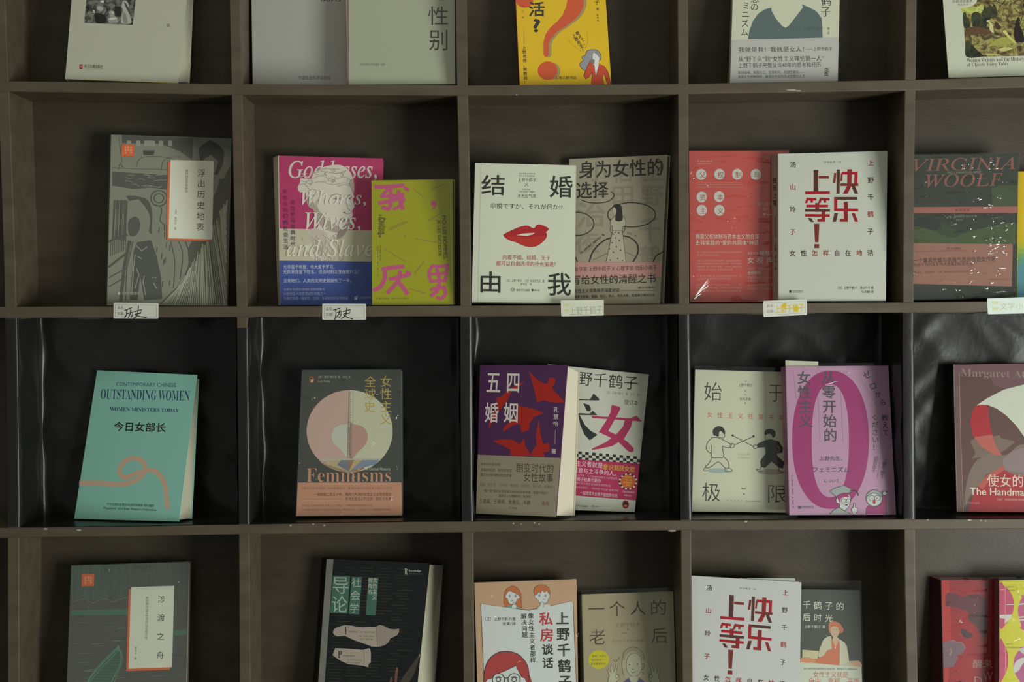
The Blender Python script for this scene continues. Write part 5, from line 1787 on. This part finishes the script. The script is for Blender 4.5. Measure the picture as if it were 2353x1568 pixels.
def book_red_hair():
    b = Book('book', 'peach book showing a large head with red hair and round glasses under two worried children', (1088.7, 1339.9), (1324.6, 1331.8), (1330, 1694), (1101.5, 1696), 3, '#ab8b6e', d=0.022, lean=0.036, t=0.014, k=1.65, uy=0)
    b.crop(1070, 1308, 4.706)
    w = '#b6b9b6'
    pg = [(163, 375), (680, 447), (1160, 347), (1212, 1560), (215, 1620)]
    b.P(pg, w)
    b.L(pg, 8, '#3a3733', closed=True)
    ln = '#3a3532'
    hr = '#aa6238'
    # girl
    p = [(412, 380), (412, 290), (440, 220), (505, 186), (560, 205), (598, 270), (602, 340), (612, 412), (575, 412), (560, 425), (440, 408), (425, 395)]
    b.P(p, hr, True)
    b.L(p, 4, ln, True)
    b.P([(430, 410), (470, 395), (560, 400), (585, 430), (500, 424)], '#5f9486')
    f = [(430, 290), (440, 272), (470, 240), (520, 255), (572, 285), (586, 305), (575, 325), (560, 330), (535, 375), (500, 385), (465, 365), (450, 320), (432, 312)]
    b.P(f, w, True)
    b.L(f, 4, ln, True, True)
    for x in (476, 540):
        b.O(x, 293, 8, 12, 4, ln, n=16)
        b.E(x, 294, 3, 5, ln, 8)
    b.L([(490, 350), (503, 342), (516, 350)], 4, ln, True)
    b.P([(495, 415), (515, 370), (530, 365), (550, 400), (545, 425)], w, True)
    b.L([(495, 415), (512, 372), (528, 368), (550, 400), (545, 425)], 4, ln, True)
    b.L([(510, 385), (535, 390)], 3, ln)
    # boy
    f = [(748, 310), (745, 290), (765, 240), (830, 215), (890, 240), (908, 270), (912, 300), (898, 320), (880, 360), (840, 378), (800, 365), (772, 325)]
    b.P(f, w, True)
    b.L(f, 4, ln, True, True)
    p = [(745, 290), (734, 240), (745, 200), (790, 172), (850, 172), (900, 205), (915, 260), (905, 280), (880, 235), (850, 255), (830, 230), (805, 270), (795, 245), (765, 280)]
    b.P(p, hr)
    b.L(p, 4, ln, closed=True)
    for x in (797, 862):
        b.O(x, 288, 8, 12, 4, ln, n=16)
        b.E(x, 289, 3, 5, ln, 8)
    b.L([(832, 340), (845, 330), (858, 336)], 4, ln, True)
    b.P([(762, 425), (800, 400), (815, 360), (838, 355), (850, 385), (905, 385), (920, 400), (800, 425)], w)
    b.L([(762, 425), (800, 400), (815, 362), (836, 357), (850, 388), (840, 410)], 4, ln, True)
    b.T('［日］ 上野千鹤子/著', 376, 542, 332, 38, DK)
    b.T('安素/译', 471, 592, 145, 36, DK)
    b.S('像女性主义者那样', 706, 506, 729, 987, 60, DK, b=.012)
    b.S('解决问题', 629, 512, 640, 714, 60, DK, b=.012)
    b.T('私', 868, 540, 148, 142, '#a3323a', b=.02)
    b.T('房', 876, 712, 142, 145, '#a3323a', b=.02)
    b.T('谈', 886, 870, 125, 120, DK, b=.02)
    b.T('话', 890, 1016, 120, 118, DK, b=.02)
    b.S('上野千鹤子的', 1048, 534, 1083, 1390, 140, DK, b=.02)
    b.P([(200, 1300), (195, 1224), (205, 1100), (250, 985), (340, 910), (440, 892), (560, 920), (650, 1010), (683, 1120), (684, 1300)], '#983634', True)
    fc = [(215, 1224), (235, 1192), (285, 1180), (300, 1150), (420, 1105), (541, 1047), (570, 1100), (605, 1170), (640, 1180), (660, 1224), (640, 1400), (240, 1400)]
    b.P(fc, w)
    b.L(fc, 7, '#33302d')
    b.L([(200, 1300), (195, 1224), (205, 1100), (250, 985), (340, 910), (440, 892), (560, 920), (650, 1010), (683, 1120), (684, 1300)], 8, '#33302d', True)
    for x in (355, 524):
        b.O(x, 1198, 66, 66, 10, '#33302d')
        b.O(x, 1198, 24, 22, 9, '#33302d')
        b.L([(x - 32, 1176), (x, 1166), (x + 32, 1176)], 9, '#33302d', True)
    b.L([(420, 1180), (460, 1180)], 9, '#33302d')
    b.wrap(WRAP)


def book_tan_woman():
    b = Book('book', 'tan book with a grey haired woman making two finger rings and a yellow bubble', (1337.7, 1366.4), (1547, 1360), (1563, 1692), (1347, 1696), 3, '#8b8268', d=0.046, lean=0.026, t=0.013, k=1.7, uy=0, sl=((1329.5, 1367), (1338, 1696)), spine='#6d6855')
    b.crop(1070, 1308, 4.706)
    d = '#3d2f22'
    for t, x, y, w, h in (('一', 1413, 430, 175, 13), ('个', 1638, 430, 166, 165), ('人', 1863, 425, 165, 150), ('的', 2086, 415, 162, 165), ('老', 1425, 735, 168, 165), ('后', 2096, 720, 170, 168)):
        b.T(t, x, y, w, h, d, b=-.004)
    b.T('［日］', 1750, 545, 30, 12, '#6a6048')
    b.T('上野千鹤子', 1752, 605, 268, 46, '#6a6048')
    b.S('著', 1752, 654, 0, 0, 18, '#5a4c38')
    b.T('杨明绮 —— 译', 1752, 694, 150, 16, '#6a6048')
    b.T('おひとりさまの老後', 1755, 777, 342, 38, '#6a6048')
    b.E(1440, 980, 112, 102, '#a8a01c')
    b.T('“独身一人怎么', 1440, 942, 165, 24, d)
    b.T('面对衰老？”', 1432, 985, 145, 24, d)
    b.T('最受喜爱的书。', 1436, 1027, 165, 24, d)
    for p in ([(1597, 985), (1622, 1010)], [(1628, 970), (1638, 1000)], [(1658, 955), (1652, 985)]):
        b.L(p, 5, d)
    sk = '#9a9a82'
    ln = '#3a3226'
    b.P([(1700, 1130), (1690, 1000), (1715, 900), (1780, 855), (1850, 855), (1915, 905), (1930, 1000), (1900, 1150), (1860, 1180), (1740, 1180)], '#938c74', True)
    for k in range(90):
        a = math.radians(185 + (k % 30) * 6)
        r_ = .84 + .14 * (k // 30) / 2 * 1.0
        x, y = 1810 + 118 * r_ * math.cos(a), 990 + 132 * r_ * math.sin(a)
        if y < 985 or x < 1740:
            b.L([(x, y), (x + 3, y + 7)], 3, ln)
            b.same()
    fc = [(1738, 1060), (1745, 980), (1790, 920), (1850, 915), (1890, 965), (1905, 1040), (1900, 1090), (1870, 1140), (1815, 1165), (1760, 1130)]
    b.P(fc, sk, True)
    b.L(fc, 4, ln, True, True)
    b.L([(1720, 1150), (1700, 1120), (1690, 1000), (1715, 900), (1780, 855), (1850, 855), (1915, 905), (1932, 990)], 5, ln, True)
    b.L([(1905, 1030), (1925, 1025), (1925, 1070), (1900, 1095)], 5, ln, True)
    b.L([(1910, 1110), (1915, 1130), (1935, 1135)], 5, ln)
    b.E(1770, 1034, 7, 7, ln, 10)
    b.E(1858, 1030, 7, 7, ln, 10)
    b.E(1810, 1086, 6, 6, ln, 10)
    b.L([(1792, 1110), (1812, 1124), (1832, 1112)], 5, ln, True)
    b.P([(1690, 1560), (1705, 1224), (1762, 1178), (1780, 1215), (1860, 1215), (1880, 1178), (1940, 1224), (1990, 1560)], '#4a4468')
    b.P([(1770, 1165), (1860, 1160), (1862, 1215), (1820, 1240), (1780, 1215)], sk)
    for m in (1, -1):
        def X(x):
            return x if m == 1 else 3640 - x
        hp = [(X(1530), 1400), (X(1540), 1200), (X(1555), 1150), (X(1530), 1090), (X(1540), 1080), (X(1572), 1130), (X(1572), 1045), (X(1590), 1045), (X(1602), 1120), (X(1628), 1040), (X(1645), 1045), (X(1625), 1130), (X(1660), 1150), (X(1662), 1190), (X(1620), 1230), (X(1600), 1300), (X(1600), 1400)]
        b.P(hp, sk)
        b.L(hp, 5, ln)
        b.O(X(1637), 1162, 16, 20, 5, ln, n=18)
    b.wrap(SLEEVE, .002, 'clear_sleeve', top=.004, right=.003)


def book_white_red_title_low():
    b = Book('book', 'white book with the blocky dark red title in the lowest row, cover bowed forward', (1590.5, 1323.6), (1841.4, 1338.9), (1836, 1692), (1594, 1674), 3, '#aeb0ab', d=0.014, lean=0.034, t=0.014, k=1.4, uy=-0.004)
    b.aff([(965, 185), (1648, 170), (962, 777)], [(1630.2, 1351.5), (1804.6, 1362.7), (1624.7, 1508.4)], 4.0)
    kuaile(b)
    b.flush()
    f = [b.Mi @ b.hit(*p) for p in [(1700, 1345), (1828.6, 1345), (1828.4, 1330), (1700, 1329)]]
    d0 = Vector((0, .004, 0))
    hexa('flyleaf', [p + d0 for p in f], [p + d0 + Vector((0, .0006, 0)) for p in f], plain('#9aa09a', 1.6, .6), b.root)


def book_coral_hat():
    b = Book('book', 'charcoal book with a woman in a coral hat, in a clear sleeve', (1752, 1354), (1976, 1357), (1986, 1702), (1757, 1700), 3, '#42453f', d=0.048, lean=0.024, t=0.013, k=1.75, uy=0, rough=.35)
    b.crop(1570, 1308, 5.115)
    w = '#b5b7a8'
    b.S('上野千鹤子的', 1190, 408, 1842, 440, 98, w)
    b.S('最后时光', 1318, 560, 1712, 580, 92, w)
    b.T('上野千鹤子 著', 1545, 680, 252, 36, w)
    rb, cr = '#a3a08a', '#a8644c'
    b.P([(1400, 950), (1590, 965), (1580, 1060), (1400, 1050)], '#a99f80')
    b.P([(1380, 1060), (1400, 1038), (1500, 1050), (1520, 1090), (1600, 1040), (1680, 960), (1745, 930), (1760, 810), (1840, 830), (1920, 900), (1940, 1000), (1948, 1085), (2060, 1078), (2092, 1110), (2094, 1210), (1378, 1150)], rb)
    b.P([(1660, 820), (1740, 800), (1745, 940), (1680, 965), (1600, 1040), (1590, 990), (1620, 900)], rb, True)
    b.P([(1740, 805), (1770, 880), (1790, 920), (1830, 835), (1842, 900), (1838, 1135), (1500, 1100), (1560, 1060), (1650, 1020), (1690, 960), (1745, 940)], cr)
    b.P([(1380, 1090), (1390, 1045), (1460, 1040), (1540, 1060), (1560, 1085), (1480, 1105)], '#b07a58', True)
    b.P([(1845, 830), (1900, 870), (1930, 960), (1948, 1090), (1838, 1135)], '#a9a692')
    b.P([(1725, 700), (1760, 670), (1820, 690), (1835, 750), (1810, 800), (1830, 830), (1790, 905), (1755, 840), (1760, 800), (1730, 760)], '#a98f78', True)
    b.P([(1708, 690), (1715, 640), (1760, 618), (1830, 635), (1880, 700), (1875, 740), (1840, 755), (1830, 700), (1770, 665), (1735, 680), (1728, 740), (1712, 725)], cr, True)
    b.P([(1950, 1100), (2000, 1085), (2060, 1080), (2092, 1112), (2094, 1150), (2000, 1140)], '#b08a72', True)
    b.L([(1755, 715), (1775, 712)], 4, '#5a4a40')
    b.L([(1798, 712), (1815, 716)], 4, '#5a4a40')
    b.L([(1770, 768), (1790, 772)], 4, '#8a4a40')
    b.L([(1680, 780), (1695, 800)], 5, '#8f8d7a')
    b.E(1788, 928, 7, 7, w, 12)
    b.band([(960, 1072), (2094, 1152), (2140, 1940), (962, 1940)], '#a9ac9e')
    b.T('我们渴求的那场革命将永久改变历史，继续前行可以跨越孤独', 1725, 1176, 622, 22, DK)
    b.T('女性主义就是', 1732, 1240, 412, 74, '#a5443a', b=-.004)
    b.T('自由、幸福、平等', 1775, 1318, 590, 74, '#a5443a', b=-.004)
    b.wrap(SLEEVE, .002, 'clear_sleeve', top=.012)


def book_red_wrapped():
    b = Book('book', 'deep red shrink wrapped book with grey smears and small pale lettering', (2163.5, 1333.5), (2330, 1333), (2332, 1700), (2171.5, 1700), 3, '#8c1c22', d=0.040, lean=0.030, t=0.022, k=1.55, sl=((2138, 1325.5), (2146, 1698)), spine='#33101a', uy=0, rough=.3)
    b.crop(2093, 1308, 6.031)
    b.P([(425, 155), (530, 155), (560, 900), (520, 1568), (560, 2300), (470, 2300), (440, 1000)], '#a32a24')
    b.P([(500, 340), (620, 345), (700, 380), (900, 345), (1000, 390), (1045, 460), (1050, 700), (1040, 900), (1000, 960), (880, 760), (800, 700), (790, 600), (700, 560), (540, 520), (480, 500)], '#5a2a32', True)
    b.P([(800, 620), (900, 600), (1045, 650), (1040, 900), (920, 800), (810, 720)], '#4d2a2c', True)
    b.P([(695, 835), (760, 850), (855, 915), (830, 950), (770, 958), (715, 920)], '#3f2a2e', True)
    b.P([(440, 1020), (510, 1005), (590, 985), (640, 1015), (690, 1010), (740, 1060), (760, 1105), (700, 1185), (645, 1195), (650, 1250), (610, 1310), (600, 1360), (450, 1372)], '#6c545e')
    b.L([(540, 1005), (590, 985), (610, 1005), (650, 1020), (690, 1010), (740, 1060), (758, 1105)], 6, '#a37a78')
    b.L([(550, 1110), (560, 1150), (540, 1200)], 14, '#8f7a50', True)
    b.P([(660, 1560), (700, 1555), (720, 1600), (670, 1640)], '#3a1c22', True)
    b.T('醒来', 995, 1316, 268, 118, '#a6807a')
    b.T('W', 1068, 1488, 130, 130, '#a6807a', b=-.01)
    b.T('D', 935, 1548, 104, 105, '#a6807a', b=-.01)
    fo = [((520, 200), (990, 292)), ((560, 188), (1000, 240)), ((540, 230), (890, 412)), ((640, 300), (855, 466)), ((670, 440), (765, 497)), ((540, 545), (740, 622)), ((520, 640), (725, 677)), ((480, 670), (770, 757)), ((500, 760), (660, 797)), ((600, 830), (670, 852)), ((490, 880), (590, 912)), ((530, 1325), (680, 1337)), ((510, 1420), (650, 1442)), ((640, 205), (980, 330)), ((580, 250), (840, 380)),
          ((530, 690), (700, 720)), ((500, 850), (600, 880)), ((520, 1070), (640, 1090)), ((660, 1205), (750, 1240)), ((500, 1440), (600, 1460)), ((700, 170), (960, 205)), ((580, 560), (700, 590))]
    b.wrap(CRINKLE, .0014, top=.003, folds=fo, slope=10)


def book_yellow_pink():
    b = Book('book', 'bright yellow book with pink wavy circles, overlapping the deep red wrapped book', (2297, 1334.5), (2560, 1330), (2560, 1700), (2297, 1700), 3, '#b3ac16', d=0.014, lean=0.036, t=0.016, k=1.6, sl=((2286, 1335), (2288, 1700)), spine='#6a3a3c', uy=0, rough=.3)
    b.crop(2093, 1308, 6.031)
    pk = '#a63a5a'
    b.P([(1232, 220), (1300, 240), (1370, 310), (1415, 400), (1425, 520), (1400, 640), (1320, 760), (1232, 800)], pk, True)
    b.P([(1232, 985), (1300, 1060), (1340, 1160), (1348, 1280), (1330, 1400), (1290, 1490), (1232, 1540)], pk, True)
    b.P([(1232, 165), (1305, 165), (1310, 1620), (1232, 1620)], '#b54a62') if False else None
    b.P([(1600, 360), (1540, 400), (1490, 520), (1490, 640), (1530, 770), (1600, 860), (2400, 1000), (2400, 300)], '#a2456a', True)
    b.P([(1600, 1080), (1500, 1130), (1440, 1220), (1420, 1320), (1440, 1440), (1500, 1540), (1600, 1620), (2300, 1700), (2300, 1100)], '#9a4470', True)
    b.P([(1232, 640), (1400, 632), (1390, 680), (1350, 720), (1300, 760), (1300, 690), (1232, 680)], '#b5b2a6')
    b.L([(1240, 290), (1310, 288)], 8, '#b58a90')
    b.L([(1325, 495), (1425, 492)], 10, '#b5b2a6')
    for y in (480, 660, 700):
        b.L([(1500, y + 10), (1620, y), (1900, y - 20)], 20, '#b0a8a6')
    b.P([(1420, 1400), (1440, 1310), (1500, 1250), (1568, 1230), (1700, 1240), (1568, 1300), (1500, 1400), (1440, 1440)], '#b0aba6', True)
    b.P([(1500, 1110), (1600, 1090), (1700, 1110), (1640, 1190), (1560, 1180)], '#a9a6a2', True)
    b.P([(1232, 780), (1232, 990), (1190, 990), (1190, 830)], '#8a8020') if False else None
    b.T('PLENTY', 1375, 250, 110, 26, '#5a4a1a')
    b.T('MEWE', 1395, 298, 100, 22, '#5a4a1a')
    b.T('I giorni', 1360, 1040, 95, 30, '#5a4a1a')
    b.T("dell'abbandono", 1430, 1088, 220, 26, '#5a4a1a')
    b.L([(1310, 160), (1310, 2300)], 6, '#b9a040')
    fo = [((1430, 180), (1520, 400)), ((1480, 170), (1600, 330)), ((1460, 240), (1510, 420)), ((1240, 180), (1400, 170)), ((1240, 1162), (1400, 1150)), ((1420, 1000), (1520, 960))]
    b.wrap(CRINKLE, .0014, top=.003, folds=fo, slope=10)


for make in (book_photo, book_grey_a, book_grey_b, book_yellow_question, book_blue_jacket, book_forest,
             book_woodcut, book_goddesses, book_lime, book_lips, book_rings, book_red_circles, book_white_red_title, book_green_cream, book_yellow_blue,
             book_teal, book_heart_circle, book_red_birds, book_magenta_char, book_fencers, book_pink_zero, book_bonnet,
             book_boat, book_sociology, book_red_hair, book_tan_woman, book_white_red_title_low, book_coral_hat, book_red_wrapped, book_yellow_pink):
    make()


# ------------------------------------------------------------------ paper tags on the middle board


class Tag(Sheet):
    def __init__(s, label, TL, TR, BR, BL, col):
        s.k, s.rough = 1.6, 0.5
        d = -0.0006
        s.frame(pt(*BL, d), pt(*BR, d), pt(*TL, d))
        s.kx = (s.hit(*BR) - s.hit(*BL)).length / math.hypot(BR[0] - BL[0], BR[1] - BL[1])
        s.ky = (s.hit(*TL) - s.hit(*BL)).length / math.hypot(TL[0] - BL[0], TL[1] - BL[1])
        s.root = empty('shelf_tag', s.M)
        tag(s.root, label, 'shelf tag', 'paper tags stuck on the front of the shelf board')
        c = [s.lp(*p) for p in (BL, BR, TR, TL)]
        r = 0.0016
        q = []
        for i in range(4):
            p, a, b = Vector(c[i]), Vector(c[i - 1]), Vector(c[(i + 1) % 4])
            for k in range(4):
                t = k / 3
                m = p + (a - p).normalized() * r * (1 - t) ** 2 + (b - p).normalized() * r * t ** 2
                q.append(m)
        n = len(q)
        f = [Vector((p.x, 0, p.y)) for p in q]
        b = [Vector((p.x, 0.00035, p.y)) for p in q]
        fs = [tuple(range(n)), tuple(range(2 * n - 1, n - 1, -1))] + [(i, i + n, (i + 1) % n + n, (i + 1) % n) for i in range(n)]
        s.card = mesh_obj('tag_card', f + b, fs, plain(col, 1.6, 0.45), s.root)
        s.target, s.tname = s.card, 'printed_lettering'

    def dashes(s, p, col, n):
        for (a, b), m in zip(zip(p, p[1:] + p[:1]), n):
            for k in range(m):
                f, g = (k + .25) / m, (k + .7) / m
                s.L([(a[0] + (b[0] - a[0]) * f, a[1] + (b[1] - a[1]) * f), (a[0] + (b[0] - a[0]) * g, a[1] + (b[1] - a[1]) * g)], 3, col)
                s.same()
        s.z -= 6e-6

    def hand(s):
        """what follows is written by hand: a piece of its own on the card"""
        s.flush()
        s.card = s.target
        s.target = mesh_obj('handwritten_lettering', [], [], [], s.card)




t = Tag('white tag with black handwriting in front of the grey green woodcut book', (261, 695.7), (364.5, 697), (364, 733), (260.5, 732.5), '#b2b3a8')
t.crop(200, 280, 3.267)
t.dashes([(212, 1374), (523, 1378), (521, 1466), (212, 1464)], '#4a4a44', (24, 7, 24, 7))
t.T('品名：', 256, 1396, 52, 24, '#3a3a36')
t.T('日期：', 256, 1441, 52, 24, '#3a3a36')
t.hand()
for p in ([(283, 1418), (335, 1396)], [(300, 1410), (296, 1450), (282, 1475)], [(302, 1442), (345, 1428), (340, 1455), (330, 1470)], [(328, 1408), (326, 1440), (310, 1472)], [(355, 1426), (412, 1410), (402, 1438), (360, 1446)], [(386, 1384), (382, 1430), (370, 1462), (350, 1478)], [(362, 1450), (400, 1464), (446, 1470)]):
    t.L(p, 7, '#1d1d1b')
t.flush()

t = Tag('white tag with black handwriting in front of the magenta book with the marble head', (740.5, 698), (841.6, 698.6), (840.6, 735.3), (740.4, 735.3), '#b2b3a8')
t.crop(600, 330, 3.646)
t.dashes([(530, 1358), (864, 1360), (862, 1462), (530, 1462)], '#4a4a44', (24, 7, 24, 7))
t.T('品名：', 574, 1386, 62, 27, '#3a3a36')
t.T('日期：', 577, 1434, 62, 27, '#3a3a36')
t.hand()
for p in ([(608, 1396), (662, 1380)], [(628, 1392), (626, 1440), (618, 1478)], [(638, 1418), (672, 1404), (668, 1440), (652, 1458)], [(660, 1394), (652, 1430), (634, 1455)], [(686, 1408), (752, 1392), (742, 1422), (692, 1428)], [(718, 1378), (712, 1430), (692, 1455), (672, 1468)], [(690, 1436), (730, 1460), (768, 1471)]):
    t.L(p, 8, '#1d1d1b')
t.flush()

t = Tag('white tag with faint grey handwriting and pale yellow smudges below the lips book', (1288.6, 690.4), (1387.6, 689.3), (1387.4, 725.3), (1289.4, 727.3), '#b4b6a4')
t.crop(1070, 340, 3.92)
for y in (1417, 1466):
    t.P([(895, y - 9), (930, y - 11), (936, y), (926, y + 9), (900, y + 8)], '#aeb07a', True)
t.hand()
t.T('上野千鹤子', 1085, 1464, 292, 72, '#77786c', rot=2, b=-.012)
t.flush()

t = Tag('white tag with yellow handwriting between the coral red book and the white red titled book', (1753.6, 691.8), (1854.2, 688), (1854.2, 724), (1754.5, 728.8), '#b4b6ab')
t.crop(1570, 330, 3.824)
t.dashes([(718, 1402), (1073, 1388), (1073, 1490), (720, 1508)], '#6a6a60', (24, 7, 24, 7))
t.T('品名：', 768, 1426, 64, 27, '#7a5a52')
t.T('日期：', 770, 1476, 66, 27, '#7a5a52')
t.hand()
t.T('上野千鹤子', 935, 1450, 258, 72, '#b59f2c', rot=2, b=.012)
t.P([(870, 1410), (905, 1405), (900, 1440), (875, 1438)], '#b89a1c', True)
t.P([(975, 1440), (1012, 1435), (1010, 1475), (980, 1478)], '#b59c20', True)
t.flush()

t = Tag('white tag with very faded writing in front of the dark green wrapped book', (2268.4, 686.2), (2372, 682.5), (2373, 720), (2270, 722.6), '#b6c0b8')
t.crop(2053, 620, 7.84)
for y in (600, 705):
    t.P([(1780, y - 22), (1880, y - 28), (1886, y + 14), (1800, y + 20)], '#b2b68a', True)
t.hand()
t.T('文学小说', 2200, 655, 560, 130, '#a0a184', b=-.004)
t.flush()
